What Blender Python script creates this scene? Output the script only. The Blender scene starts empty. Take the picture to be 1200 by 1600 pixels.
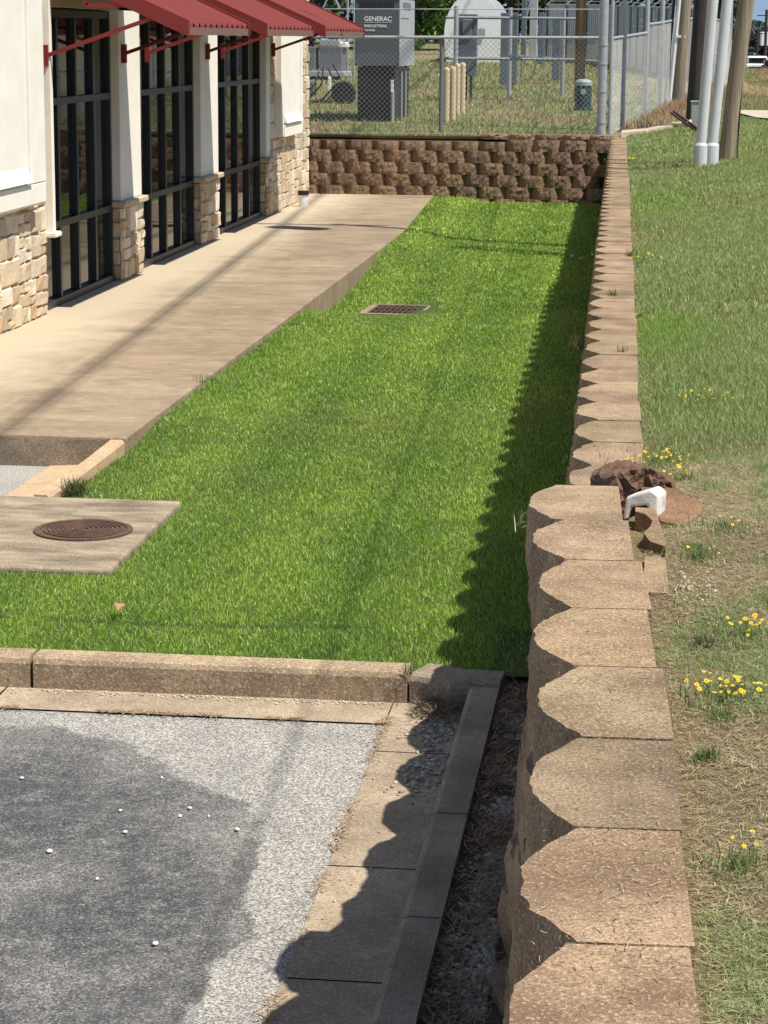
import bpy, math, random
import numpy as np
from mathutils import Vector, Matrix
R = math.radians
random.seed(7)
rs = np.random.RandomState(11)
sc = bpy.context.scene
col = sc.collection

# ------------------------------------------------------------------ camera
EYE = Vector((0, 0, 2.6))
PITCH, YAW, ROLL = R(11.75), R(6.7), R(0.4)
fw = Vector((-math.sin(YAW)*math.cos(PITCH), math.cos(YAW)*math.cos(PITCH), -math.sin(PITCH)))
rt0 = Vector((math.cos(YAW), math.sin(YAW), 0)); up0 = rt0.cross(fw)
rt = rt0*math.cos(ROLL) + up0*math.sin(ROLL); up = up0*math.cos(ROLL) - rt0*math.sin(ROLL)
cd = bpy.data.cameras.new('camera'); cam = bpy.data.objects.new('camera', cd); col.objects.link(cam)
cd.sensor_fit = 'VERTICAL'; cd.sensor_height = 24.0; cd.lens = 24.0*3560/1600
cd.clip_start = 0.05; cd.clip_end = 4000
m = Matrix((rt, up, -fw)).transposed().to_4x4(); m.translation = EYE
cam.matrix_world = m
sc.camera = cam

# ------------------------------------------------------------------ world and sun
SUN = Vector((1.0, -0.42, 2.0)).normalized()
w = bpy.data.worlds.new('World'); sc.world = w; w.use_nodes = True
nt = w.node_tree; nt.nodes.clear()
sky = nt.nodes.new('ShaderNodeTexSky'); sky.sky_type = 'NISHITA'; sky.sun_disc = False
sky.sun_elevation = math.asin(SUN.z); sky.sun_rotation = math.atan2(SUN.x, SUN.y)
sky.dust_density = 0.6; sky.ozone_density = 1.5
bg = nt.nodes.new('ShaderNodeBackground'); bg.inputs[1].default_value = 0.088
wo = nt.nodes.new('ShaderNodeOutputWorld')
tcw = nt.nodes.new('ShaderNodeTexCoord'); spw = nt.nodes.new('ShaderNodeSeparateXYZ'); cbw = nt.nodes.new('ShaderNodeCombineXYZ')
mxw = nt.nodes.new('ShaderNodeMath'); mxw.operation = 'MAXIMUM'; mxw.inputs[1].default_value = .17
nt.links.new(tcw.outputs['Generated'], spw.inputs[0]); nt.links.new(spw.outputs[2], mxw.inputs[0])
nt.links.new(spw.outputs[0], cbw.inputs[0]); nt.links.new(spw.outputs[1], cbw.inputs[1]); nt.links.new(mxw.outputs[0], cbw.inputs[2])
nt.links.new(cbw.outputs[0], sky.inputs[0])       # clear blue sky right down to the skyline
nt.links.new(sky.outputs[0], bg.inputs[0]); nt.links.new(bg.outputs[0], wo.inputs[0])
sl = bpy.data.lights.new('sun', 'SUN'); sl.energy = 5.0; sl.angle = R(0.53); sl.color = (1.0, 0.94, 0.84)
so = bpy.data.objects.new('sun', sl); col.objects.link(so)
so.rotation_euler = SUN.to_track_quat('Z', 'Y').to_euler()
sc.view_settings.view_transform = 'Standard'; sc.view_settings.look = 'None'
sc.view_settings.exposure = 0.35; sc.view_settings.gamma = 1.0
sc.render.resolution_x = 768; sc.render.resolution_y = 1024

# ------------------------------------------------------------------ helpers
def at(px, py, Y):
    """where the sight line through a photo point crosses the upright plane at distance Y"""
    r = fw + rt*((px-600)/3560) - up*((py-800)/3560)
    t = Y/r.y
    return EYE + r*t

def tag(o, label=None, cat=None, group=None, kind=None):
    if label: o['label'] = label
    if cat: o['category'] = cat
    if group: o['group'] = group
    if kind: o['kind'] = kind
    return o

def empty(name, loc=(0, 0, 0), rz=0):
    o = bpy.data.objects.new(name, None); o.empty_display_size = 0.2
    o.location = loc; o.rotation_euler = (0, 0, rz); col.objects.link(o); return o

def copy_tree(o, parent=None):
    c = o.copy(); col.objects.link(c); c.parent = parent
    for ch in [k for k in bpy.data.objects if k.parent == o]:
        copy_tree(ch, c)
    return c

class MB:
    def __init__(s): s.v = []; s.f = []; s.c = []; s.cc = None
    def add(s, vs, fs):
        b = len(s.v); s.v.extend(tuple(v) for v in vs)
        for f in fs:
            s.f.append(tuple(b+i for i in f)); s.c.append(s.cc)
        return s
    def box(s, x0, y0, z0, x1, y1, z1, bev=0.0):
        if bev <= 0:
            vs = [(x, y, z) for z in (z0, z1) for y in (y0, y1) for x in (x0, x1)]
            return s.add(vs, [(0,2,3,1),(4,5,7,6),(0,1,5,4),(2,6,7,3),(0,4,6,2),(1,3,7,5)])
        b = bev; vs = []; idx = {}
        for i, x in enumerate((x0, x1)):
            for j, y in enumerate((y0, y1)):
                for k, z in enumerate((z0, z1)):
                    sx, sy, sz = (1, -1)[i], (1, -1)[j], (1, -1)[k]
                    for a, p in enumerate(((x, y+sy*b, z+sz*b), (x+sx*b, y, z+sz*b), (x+sx*b, y+sy*b, z))):
                        idx[(i, j, k, a)] = len(vs); vs.append(p)
        I = idx; fs = []
        for i in (0, 1):
            q = [I[(i,0,0,0)], I[(i,1,0,0)], I[(i,1,1,0)], I[(i,0,1,0)]]; fs.append(q if i else q[::-1])
            q = [I[(0,i,0,1)], I[(1,i,0,1)], I[(1,i,1,1)], I[(0,i,1,1)]]; fs.append(q[::-1] if i else q)
            q = [I[(0,0,i,2)], I[(1,0,i,2)], I[(1,1,i,2)], I[(0,1,i,2)]]; fs.append(q if i else q[::-1])
        for i in (0, 1):
            for j in (0, 1):
                fs.append([I[(i,j,0,0)], I[(i,j,1,0)], I[(i,j,1,1)], I[(i,j,0,1)]])
                fs.append([I[(i,0,j,0)], I[(i,1,j,0)], I[(i,1,j,2)], I[(i,0,j,2)]])
                fs.append([I[(0,i,j,1)], I[(1,i,j,1)], I[(1,i,j,2)], I[(0,i,j,2)]])
                for k in (0, 1): fs.append([I[(i,j,k,0)], I[(i,j,k,1)], I[(i,j,k,2)]])
        return s.add(vs, fs)
    def tube(s, pts, r, n=8, cap=True):
        pts = [Vector(p) for p in pts]; rr = r if isinstance(r, (list, tuple)) else [r]*len(pts)
        vs = []; fs = []; m_ = len(pts)
        for i, p in enumerate(pts):
            d = (pts[min(i+1, m_-1)] - pts[max(i-1, 0)]).normalized()
            ref = Vector((0, 0, 1)) if abs((pts[-1]-pts[0]).normalized().z) < .75 else Vector((0, 1, 0))
            a = d.cross(ref).normalized()
            b = d.cross(a).normalized()
            for k in range(n):
                t = 2*math.pi*k/n
                vs.append(p + (a*math.cos(t) + b*math.sin(t))*rr[i])
        for i in range(m_-1):
            for k in range(n):
                k2 = (k+1) % n
                fs.append((i*n+k, i*n+k2, (i+1)*n+k2, (i+1)*n+k))
        if cap: fs.append(tuple(range(n))[::-1]); fs.append(tuple(range((m_-1)*n, m_*n)))
        return s.add(vs, fs)
    def beam(s, p, q, wd, ht):
        p = Vector(p); q = Vector(q); d = (q-p).normalized()
        a = d.cross(Vector((0, 0, 1)))
        a = a.normalized() if a.length > 1e-3 else Vector((1, 0, 0))
        b = a.cross(d).normalized(); vs = []
        for e in (p, q):
            for (i, j) in ((-1,-1),(1,-1),(1,1),(-1,1)): vs.append(e + a*(i*wd/2) + b*(j*ht/2))
        return s.add(vs, [(0,3,2,1),(4,5,6,7),(0,1,5,4),(1,2,6,5),(2,3,7,6),(3,0,4,7)])
    def build(s, name, mat, parent=None, smooth=False, link=True):
        me = bpy.data.meshes.new(name); me.from_pydata(s.v, [], s.f); me.validate()
        if any(c is not None for c in s.c):
            a = me.attributes.new('tint', 'FLOAT_COLOR', 'FACE')
            if len(me.polygons) == len(s.c):
                a.data.foreach_set('color', np.array([(c if c is not None else (1,1,1))+(1,) for c in s.c], 'f').ravel())
        me.materials.append(mat)
        me.update()
        o = bpy.data.objects.new(name, me); col.objects.link(o)
        if parent: o.parent = parent
        return o

def np_mesh(name, V, F, mat, colors=None, parent=None):
    """V (n,3), F (m,3) triangles, colors per vertex"""
    me = bpy.data.meshes.new(name)
    me.vertices.add(len(V)); me.vertices.foreach_set('co', V.astype('f').ravel())
    me.loops.add(F.size); me.loops.foreach_set('vertex_index', F.astype('i').ravel())
    me.polygons.add(len(F)); me.polygons.foreach_set('loop_start', np.arange(0, F.size, 3, dtype='i'))
    me.polygons.foreach_set('loop_total', np.full(len(F), 3, dtype='i'))
    me.update(calc_edges=True)
    if colors is not None:
        a = me.attributes.new('tint', 'FLOAT_COLOR', 'POINT')
        a.data.foreach_set('color', np.concatenate([colors, np.ones((len(V), 1))], 1).astype('f').ravel())
    me.materials.append(mat); me.update()
    o = bpy.data.objects.new(name, me); col.objects.link(o)
    if parent: o.parent = parent
    return o

_perm = np.random.RandomState(5).rand(256, 256)
def vnoise(x, y):
    xi = np.floor(x).astype(int); yi = np.floor(y).astype(int); fx = x-xi; fy = y-yi
    fx = fx*fx*(3-2*fx); fy = fy*fy*(3-2*fy)
    a = _perm[xi % 256, yi % 256]; b = _perm[(xi+1) % 256, yi % 256]
    c = _perm[xi % 256, (yi+1) % 256]; d = _perm[(xi+1) % 256, (yi+1) % 256]
    return (a*(1-fx)+b*fx)*(1-fy) + (c*(1-fx)+d*fx)*fy
def fbm(x, y, o=3):
    s = 0; a = .5; t = 0
    for i in range(o):
        s = s + a*vnoise(x*2**i+17.3*i, y*2**i+5.1*i); t += a; a *= .5
    return s/t
def lerp(a, b, t): return a+(b-a)*t
def sstep(a, b, x): 
    t = np.clip((x-a)/(b-a), 0, 1); return t*t*(3-2*t)

# ------------------------------------------------------------------ materials
def newmat(name):
    mt = bpy.data.materials.new(name); mt.use_nodes = True
    n = mt.node_tree; n.nodes.clear()
    out = n.nodes.new('ShaderNodeOutputMaterial'); b = n.nodes.new('ShaderNodeBsdfPrincipled')
    n.links.new(b.outputs[0], out.inputs[0]); return mt, n, b
def noise(n, scale, detail=4, rough=.6, vec=None, dist=0):
    t = n.nodes.new('ShaderNodeTexNoise'); t.inputs['Scale'].default_value = scale
    t.inputs['Detail'].default_value = detail; t.inputs['Roughness'].default_value = rough
    t.inputs['Distortion'].default_value = dist
    if vec: n.links.new(vec, t.inputs['Vector'])
    return t.outputs['Fac']
def ramp(n, fac, stops):
    r = n.nodes.new('ShaderNodeValToRGB'); e = r.color_ramp.elements
    while len(e) < len(stops): e.new(.5)
    for i, (p, c) in enumerate(stops):
        e[i].position = p; e[i].color = (c, c, c, 1) if isinstance(c, (int, float)) else (*c, 1)
    n.links.new(fac, r.inputs[0]); return r.outputs[0]
def mix(n, fac, a, b, mode='MIX'):
    x = n.nodes.new('ShaderNodeMix'); x.data_type = 'RGBA'; x.blend_type = mode
    for sock, v in ((x.inputs[0], fac), (x.inputs[6], a), (x.inputs[7], b)):
        if hasattr(v, 'links') or hasattr(v, 'is_output'): n.links.new(v, sock)
        elif isinstance(v, (int, float)): sock.default_value = v
        else: sock.default_value = (*v, 1)
    return x.outputs[2]
def objco(n, kind='Object', scale=None):
    t = n.nodes.new('ShaderNodeTexCoord'); o = t.outputs[kind]
    if kind == 'World':
        pass
    if scale:
        mp = n.nodes.new('ShaderNodeMapping'); mp.inputs['Scale'].default_value = scale
        n.links.new(o, mp.inputs[0]); o = mp.outputs[0]
    return o
def wpos(n, scale=None):
    g = n.nodes.new('ShaderNodeNewGeometry'); o = g.outputs['Position']
    if scale:
        mp = n.nodes.new('ShaderNodeMapping'); mp.inputs['Scale'].default_value = scale
        n.links.new(o, mp.inputs[0]); o = mp.outputs[0]
    return o
def bump(n, b, h, strength=.5, dist=.01):
    k = n.nodes.new('ShaderNodeBump'); k.inputs['Strength'].default_value = strength
    k.inputs['Distance'].default_value = dist
    n.links.new(h, k.inputs['Height']); n.links.new(k.outputs[0], b.inputs['Normal'])

def speckled(name, base, dark, light, fine=160, patch=1.3, rough=.9, bstr=.5, bdist=.004, sc_=None, tint=False, pk=.5, mid=14):
    mt, n, b = newmat(name); v = wpos(n, sc_)
    c = ramp(n, noise(n, patch, 5, .6, v), [(.35, lerpc(base, dark, pk)), (.62, base)])
    c = mix(n, ramp(n, noise(n, mid, 4, .7, v), [(.45, 0), (.7, .5)]), c, dark)
    f = noise(n, fine, 2, .7, v)
    c = mix(n, ramp(n, f, [(.36, .75), (.47, 0)]), c, dark)
    c = mix(n, ramp(n, f, [(.56, 0), (.68, .6)]), c, light)
    if tint:
        a = n.nodes.new('ShaderNodeAttribute'); a.attribute_name = 'tint'
        c = mix(n, 1.0, c, a.outputs['Color'], 'MULTIPLY')
    n.links.new(c, b.inputs['Base Color']); b.inputs['Roughness'].default_value = rough
    bump(n, b, f, bstr, bdist); return mt
def lerpc(a, b, t): return tuple(x+(y-x)*t for x, y in zip(a, b))
def plain(name, c, rough=.5, metal=0, var=.12, scale=6, bstr=0, spec=None):
    mt, n, b = newmat(name); v = wpos(n)
    f = noise(n, scale, 5, .65, v)
    cc = ramp(n, f, [(.3, tuple(x*(1-var*1.6) for x in c)), (.7, tuple(min(1, x*(1+var)) for x in c))])
    n.links.new(cc, b.inputs['Base Color']); b.inputs['Roughness'].default_value = rough
    b.inputs['Metallic'].default_value = metal
    if bstr: bump(n, b, noise(n, 220, 3, .7, v), bstr, .003)
    return mt
def tinted(name, rough=.9, trans=0.0, bstr=0, scale=90, dark=.7):
    mt, n, b = newmat(name)
    a = n.nodes.new('ShaderNodeAttribute'); a.attribute_name = 'tint'
    c = a.outputs['Color']
    if bstr:
        v = wpos(n); f = noise(n, scale, 4, .7, v)
        c = mix(n, 1.0, c, ramp(n, f, [(.3, dark), (.6, 1.0)]), 'MULTIPLY'); bump(n, b, f, bstr, .006)
    n.links.new(c, b.inputs['Base Color']); b.inputs['Roughness'].default_value = rough
    if trans:
        tr = n.nodes.new('ShaderNodeBsdfTranslucent'); n.links.new(c, tr.inputs[0])
        ms = n.nodes.new('ShaderNodeMixShader'); ms.inputs[0].default_value = trans
        out = [k for k in n.nodes if k.type == 'OUTPUT_MATERIAL'][0]
        n.links.new(b.outputs[0], ms.inputs[1]); n.links.new(tr.outputs[0], ms.inputs[2]); n.links.new(ms.outputs[0], out.inputs[0])
    return mt

M = {}
M['block'] = speckled('wall_block_concrete', (.375,.265,.16), (.15,.095,.052), (.64,.50,.33), fine=150, patch=3.5, bstr=1.0, bdist=.005, pk=.9, mid=13, tint=True)
M['blockface'] = speckled('dark_block_concrete', (.255,.165,.103), (.135,.086,.053), (.36,.255,.17), fine=50, patch=3, bstr=1.0, bdist=.01, tint=True)
M['walk'] = None
def concrete_walk():
    mt, n, b = newmat('sidewalk_concrete'); v = wpos(n)
    c = ramp(n, noise(n, .7, 5, .6, v), [(.32, (.235,.172,.108)), (.66, (.365,.28,.19))])
    st = noise(n, 1.0, 6, .7, wpos(n, (.8, 2.2, 1)))           # streaks running across the walk
    c = mix(n, ramp(n, st, [(.42, .0), (.66, .75)]), c, (.185,.135,.085))
    bl = noise(n, 3.2, 6, .75, v)
    c = mix(n, ramp(n, bl, [(.46, 0), (.62, .65)]), c, (.16,.118,.075))
    c = mix(n, ramp(n, noise(n, 6, 5, .7, wpos(n, (1, 2.2, 1))), [(.56, 0), (.72, .5)]), c, (.52,.42,.30))
    # cleaner band along the building, weathered band toward the lawn
    sep = n.nodes.new('ShaderNodeSeparateXYZ'); n.links.new(v, sep.inputs[0])
    ad = n.nodes.new('ShaderNodeMath'); ad.operation = 'MULTIPLY_ADD'; ad.inputs[1].default_value = 1.1
    n.links.new(noise(n, 2.2, 5, .65, v), ad.inputs[0]); n.links.new(sep.outputs[0], ad.inputs[2])
    mr = n.nodes.new('ShaderNodeMapRange'); mr.inputs[1].default_value = -4.55; mr.inputs[2].default_value = -3.75
    n.links.new(ad.outputs[0], mr.inputs[0])
    c = mix(n, mr.outputs[0], (.48,.40,.285), c)
    ln = n.nodes.new('ShaderNodeMath'); ln.operation = 'MULTIPLY_ADD'; ln.inputs[1].default_value = .014; ln.inputs[2].default_value = 4.20
    n.links.new(sep.outputs[1], ln.inputs[0]); l2 = n.nodes.new('ShaderNodeMath'); l2.operation = 'ADD'
    n.links.new(ln.outputs[0], l2.inputs[0]); n.links.new(sep.outputs[0], l2.inputs[1])
    l3 = n.nodes.new('ShaderNodeMath'); l3.operation = 'ABSOLUTE'; n.links.new(l2.outputs[0], l3.inputs[0])
    l4 = ramp(n, l3.outputs[0], [(.008, .15), (.03, 0)])
    c = mix(n, mix(n, 1.0, l4, ramp(n, noise(n, .45, 2, .5, v), [(.47, 0), (.52, 1)]), 'MULTIPLY'), c, (.56,.45,.32))
    f = noise(n, 150, 2, .7, v)
    c = mix(n, ramp(n, f, [(.36, .5), (.46, 0)]), c, (.2,.14,.09))
    c = mix(n, ramp(n, f, [(.57, 0), (.66, .5)]), c, (.8,.66,.48))
    n.links.new(c, b.inputs['Base Color']); b.inputs['Roughness'].default_value = .92; bump(n, b, f, .4, .003); return mt
M['walk'] = concrete_walk()
M['kerb'] = speckled('kerb_concrete', (.45,.34,.22), (.19,.135,.085), (.74,.62,.45), fine=95, patch=2.4, pk=.7, bstr=.6)
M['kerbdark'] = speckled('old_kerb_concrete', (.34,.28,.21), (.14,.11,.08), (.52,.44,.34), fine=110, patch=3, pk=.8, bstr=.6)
M['gutter'] = speckled('gutter_concrete', (.44,.35,.25), (.2,.15,.1), (.66,.56,.42), fine=120, patch=2.2, pk=.8, bstr=.5)
M['slab'] = speckled('slab_concrete', (.38,.31,.215), (.13,.10,.07), (.62,.54,.42), fine=90, patch=3.2, pk=1.0, bstr=.6, sc_=(.8, 1.9, 1), mid=9)
M['apron'] = speckled('apron_concrete', (.55,.40,.25), (.3,.2,.12), (.75,.6,.42), fine=110, patch=3, pk=.5)
def asphalt():
    mt, n, b = newmat('worn_asphalt'); v = wpos(n)
    vo = n.nodes.new('ShaderNodeTexVoronoi'); vo.inputs['Scale'].default_value = 85; n.links.new(v, vo.inputs['Vector'])
    f = noise(n, 120, 3, .85, v)
    worn = ramp(n, f, [(.36, (.06,.056,.052)), (.49, (.28,.27,.25)), (.62, (.70,.67,.61))])
    seal = ramp(n, f, [(.36, (.024,.026,.029)), (.56, (.072,.076,.082)), (.70, (.38,.37,.35))])
    # darker sealed patch with an arced, blotchy edge
    wv = noise(n, 1.4, 5, .6, v)
    sep = n.nodes.new('ShaderNodeSeparateXYZ'); n.links.new(v, sep.inputs[0])
    def mth(op, a, b_=None, c_=None):
        x = n.nodes.new('ShaderNodeMath'); x.operation = op
        for i, q in enumerate((a, b_, c_)):
            if q is None: continue
            if isinstance(q, (int, float)): x.inputs[i].default_value = q
            else: n.links.new(q, x.inputs[i])
        return x.outputs[0]
    dx = mth('DIVIDE', mth('SUBTRACT', sep.outputs[0], -2.45), 1.28)
    dy = mth('DIVIDE', mth('SUBTRACT', sep.outputs[1], 6.6), 1.95)
    d = mth('SQRT', mth('ADD', mth('MULTIPLY', dx, dx), mth('MULTIPLY', dy, dy)))
    d = mth('ADD', d, mth('MULTIPLY', mth('SUBTRACT', wv, .5), .38))
    outer = ramp(n, d, [(.78, 1.0), (.98, .8), (1.12, 0.0)])
    big = noise(n, 1.0, 5, .65, wpos(n, (1.9, 1.1, 1)))
    inner = ramp(n, big, [(.32, .62), (.52, 1.0)])
    fac = mix(n, 1.0, mix(n, 1.0, outer, inner, 'MULTIPLY'), ramp(n, noise(n, 9, 5, .8, v), [(.34, .62), (.54, 1.0)]), 'MULTIPLY')
    c = mix(n, fac, worn, seal)
    c = mix(n, ramp(n, noise(n, 3, 5, .7, v), [(.45, 0), (.75, .35)]), c, (.12,.12,.12))
    n.links.new(c, b.inputs['Base Color']); b.inputs['Roughness'].default_value = .88
    bump(n, b, f, .9, .006); return mt
M['asphalt'] = asphalt()
M['stucco'] = plain('white_stucco', (.80,.765,.68), .95, var=.05, scale=3, bstr=.25)
M['header'] = plain('beige_header', (.50,.45,.35), .9, var=.05)
M['stone'] = tinted('limestone', .92, bstr=.8, scale=28, dark=.72)
M['mortar'] = plain('stone_mortar', (.42,.34,.24), .95, var=.1, bstr=.4)
M['ledge'] = plain('stone_ledge', (.52,.42,.31), .9, var=.15, scale=20, bstr=.4)
M['red'] = plain('red_painted_steel', (.185,.014,.011), .7, var=.08, scale=4)
M['reddark'] = plain('dark_red_steel', (.16,.02,.02), .5, var=.1)
M['bronze'] = plain('dark_bronze_frame', (.018,.023,.028), .42, var=.1)
def glass():
    mt, n, b = newmat('tinted_glass'); b.inputs['Base Color'].default_value = (.012,.014,.015, 1)
    b.inputs['Roughness'].default_value = .02; b.inputs['IOR'].default_value = 1.35; b.inputs['Specular Tint'].default_value = (1, .95, .86, 1)
    k = n.nodes.new('ShaderNodeBump'); k.inputs['Strength'].default_value = .04; k.inputs['Distance'].default_value = .02
    n.links.new(noise(n, 1.2, 1, .5, wpos(n)), k.inputs['Height']); n.links.new(k.outputs[0], b.inputs['Normal'])
    return mt
M['glass'] = glass()
M['galv'] = plain('galvanised_steel', (.42,.44,.46), .5, .35, var=.12, scale=15)
M['galvdark'] = plain('weathered_steel', (.20,.21,.23), .55, .3, var=.15, scale=15)
M['wire'] = plain('fence_wire', (.38,.39,.39), .5, .2, var=.1, scale=30)
M['gengray'] = plain('grey_enclosure_paint', (.10,.115,.13), .5, var=.06)
M['genside'] = plain('light_and_sunlit_grey', (.38,.40,.42), .5, var=.06)  # plain light grey; on the generator it paints in the sunlit side
M['black'] = plain('black_paint', (.012,.014,.02), .5, var=.1)
M['rubber'] = plain('black_rubber', (.02,.02,.02), .8, var=.2)
M['white'] = plain('white_paint', (.88,.88,.87), .5, var=.04)
M['pvc'] = plain('grey_white_pvc', (.58,.60,.61), .4, var=.05, scale=3)
M['tan'] = plain('tan_paint', (.62,.50,.32), .6, var=.08)
M['bluegray'] = plain('blue_grey_cabinet', (.11,.14,.17), .5, var=.1)
M['greenbox'] = plain('grey_green_paint', (.32,.38,.35), .55, var=.06)
M['dkgreen'] = plain('dark_green_plastic', (.012,.05,.045), .5, var=.1)
M['rust'] = plain('rusty_iron', (.10,.05,.035), .8, var=.3, scale=40, bstr=.6)
M['castiron'] = plain('rusted_cast_iron', (.115,.062,.042), .75, .1, var=.35, scale=18, bstr=.5)
M['dark'] = plain('dark_hollow', (.008,.008,.008), .9, var=.1)
M['paleconc'] = plain('pale_concrete', (.50,.43,.33), .92, var=.18, scale=8, bstr=.4)
M['limestone'] = plain('white_gravel', (.72,.70,.64), .9, var=.15, scale=60)
M['chalk'] = plain('white_concrete', (.74,.71,.65), .9, var=.22, scale=22, bstr=.5)
M['gravel'] = tinted('gravel_stone', .9)
M['grass'] = tinted('grass_blades', .5, trans=.4)
M['straw'] = tinted('dry_straw', .7)
M['leafm'] = tinted('tree_leaves', .6, trans=.25)
def wood(name, a, b_):
    mt, n, b = newmat(name); v = wpos(n, (26, 26, .9)); f = noise(n, 1, 6, .7, v, .3)
    c = ramp(n, f, [(.3, b_), (.7, a)]); n.links.new(c, b.inputs['Base Color']); b.inputs['Roughness'].default_value = .85
    bump(n, b, f, .8, .01); return mt
M['pole'] = wood('weathered_pole_wood', (.36,.30,.22), (.15,.115,.08))
M['poledark'] = wood('creosote_pole_wood', (.075,.06,.05), (.02,.017,.015))
M['polebrown'] = wood('brown_pole_wood', (.26,.17,.09), (.12,.075,.04))
M['bark'] = wood('tree_bark', (.12,.09,.06), (.05,.035,.025))
def soil(name, stops, sc1=1.2, fine=60, mixc=(.05,.07,.02)):
    mt, n, b = newmat(name); v = wpos(n)
    c = ramp(n, noise(n, sc1, 5, .65, v), stops); f = noise(n, fine, 4, .8, v)
    c = mix(n, ramp(n, f, [(.42, .7), (.6, 0)]), c, mixc)
    n.links.new(c, b.inputs['Base Color']); b.inputs['Roughness'].default_value = .95; bump(n, b, f, 1.0, .02); return mt
M['lawnsoil'] = soil('lawn_thatch', [(.3, (.07,.13,.015)), (.7, (.12,.20,.025))], .8, 90, (.035,.06,.01))
M['stripsoil'] = soil('dry_debris_soil', [(.3, (.10,.06,.035)), (.7, (.20,.13,.075))], 6, 60, (.05,.03,.02))
def ground_mat():
    mt, n, b = newmat('dry_grass_ground'); v = wpos(n)
    a = n.nodes.new('ShaderNodeAttribute'); a.attribute_name = 'tint'
    f = noise(n, 70, 4, .8, v); f2 = noise(n, 1.1, 5, .7, wpos(n, (1.2, .5, 1)))
    c = mix(n, 1.0, a.outputs['Color'], ramp(n, f2, [(.3, .72), (.65, 1.15)]), 'MULTIPLY')
    c = mix(n, 1.0, c, ramp(n, f, [(.35, .55), (.62, 1.15)]), 'MULTIPLY')
    n.links.new(c, b.inputs['Base Color']); b.inputs['Roughness'].default_value = .95; bump(n, b, f, .8, .02); return mt
M['ground'] = ground_mat()

# ------------------------------------------------------------------ the wall line and ground heights
TK = ([-30, 1, 2.9, 4, 5.2, 6.25, 7.5, 9.7, 13.7, 18, 23, 37.5, 40], [.3, -.10, -.165, -.195, -.255, -.285, -.265, -.30, -.36, -.44, -.51, -.76, -.78])
def T(y): return np.interp(y, *TK)                   # x of the nose of the top course
def yard(y): return 1.0 + .021*(y-37.5)
ZR = ([-30, 0, 4, 6, 8, 24, 28, 38, 45, 130, 150, 210, 480, 900, 3000], [1.38, 1.35, 1.32, 1.29, 1.14, 1.10, 1.06, 1.05, 1.06, 1.05, .75, -.25, -.9, 1.5, 4])
def gz(x, y):
    """height of the upper ground"""
    x = np.asarray(x, float); y = np.asarray(y, float)
    s = np.maximum(x-(T(y)+.25), 0)
    z = np.interp(y, *ZR) + np.where(y < 60, .10*np.clip(s/1.0, 0, 1.3), 0)
    xf = np.interp(y, [38, 43.7, 49.8, 54.5, 70, 130, 3000], [-.9, -.2, .3, .85, 1.5, 2.4, 50])
    yz = np.minimum(yard(y), 2.4)-np.clip((y-130)/300, 0, 1)*2.5
    k = np.where(y > 37.4, 1-sstep(xf-.1, xf+1.2, x), 0)
    return z*(1-k) + yz*k

# upper ground: one sheet from beside the wall to the horizon
ys = np.concatenate([np.arange(-30, 2, 2.), np.arange(2, 37.0, .25), [37.4, 37.401], np.arange(37.75, 60, .5), np.arange(60, 240, 5.), np.array([260, 300, 360, 440, 520, 640, 800, 1100, 1600, 3000.])])
ss = np.concatenate([np.arange(0, 3, .12), np.arange(3, 14, .8), [16, 20, 26, 40, 70, 140, 400, 1500]])
def grid_sheet(ys, xs_fn, ns):
    V = []; 
    for y in ys:
        for j in range(ns): V.append((xs_fn(y, j), y))
    V = np.array(V); return V
V = grid_sheet(ys, lambda y, j: float(T(y))+.235+ss[j], len(ss))
ys2 = ys[ys >= 37.4]
sl_ = np.concatenate([[0], np.arange(.3, 12, .4), [13, 15, 18, 24, 40, 80, 200, 700, 1500]])
V2 = grid_sheet(ys2, lambda y, j: float(T(y))+.235-sl_[j], len(sl_))
def quads(ny, nx, off, flip):
    F = []
    for i in range(ny-1):
        for j in range(nx-1):
            a = off+i*nx+j; q = (a, a+1, a+nx+1, a+nx)
            F.append(q[::-1] if flip else q)
    return F
allV = np.concatenate([V, V2]); Z = gz(allV[:, 0], allV[:, 1])
Z = Z + (fbm(allV[:, 0]*1.3+40, allV[:, 1]*1.3+9)-.5)*.035
Fq = quads(len(ys), len(ss), 0, False) + quads(len(ys2), len(sl_), len(V), True)
me = bpy.data.meshes.new('ground')
me.from_pydata([(x, y, z) for (x, y), z in zip(allV.tolist(), Z.tolist())], [], Fq)
def ground_tint(x, y):
    n1 = fbm(x*.9, y*.45+30); n2 = fbm(x*2.5+7, y*1.3); n3 = fbm(x*.35+50, y*.12)
    green = np.stack([.21+0*x, .23+0*x, .085+0*x], -1); dry = np.stack([.30+0*x, .235+0*x, .125+0*x], -1); dirt = np.stack([.20+0*x, .135+0*x, .075+0*x], -1)
    s = x-(T(y)+.25)
    nearr = 1-sstep(7.0, 9.5, y)
    t = np.clip(sstep(.38, .62, n1)*.55 + nearr*.75, 0, 1)
    t = np.where(y > 60, np.maximum(t, .55+.45*sstep(.4, .6, n2)), t)
    inyard = (y > 37.4) & (x < np.interp(y, [38, 43.7, 49.8, 54.5, 70, 130], [-.9, -.2, .3, .85, 2.2, 6]))
    t = np.where(inyard, np.clip(sstep(.46, .66, n1)*.65+.08, 0, 1), t)
    c = green*(1-t[..., None]) + dry*t[..., None]
    d = sstep(.52, .7, n2)*np.where(y > 37.4, .6, .35)
    d = np.where(y < 8.5, np.maximum(d, .75), d)
    d = np.where((y > 44) & (x > .2) & (y < 60), .75, d)
    return c*(1-d[..., None]) + dirt*d[..., None]
tc = ground_tint(allV[:, 0], allV[:, 1])
a = me.attributes.new('tint', 'FLOAT_COLOR', 'POINT')
a.data.foreach_set('color', np.concatenate([tc, np.ones((len(tc), 1))], 1).astype('f').ravel())
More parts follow.
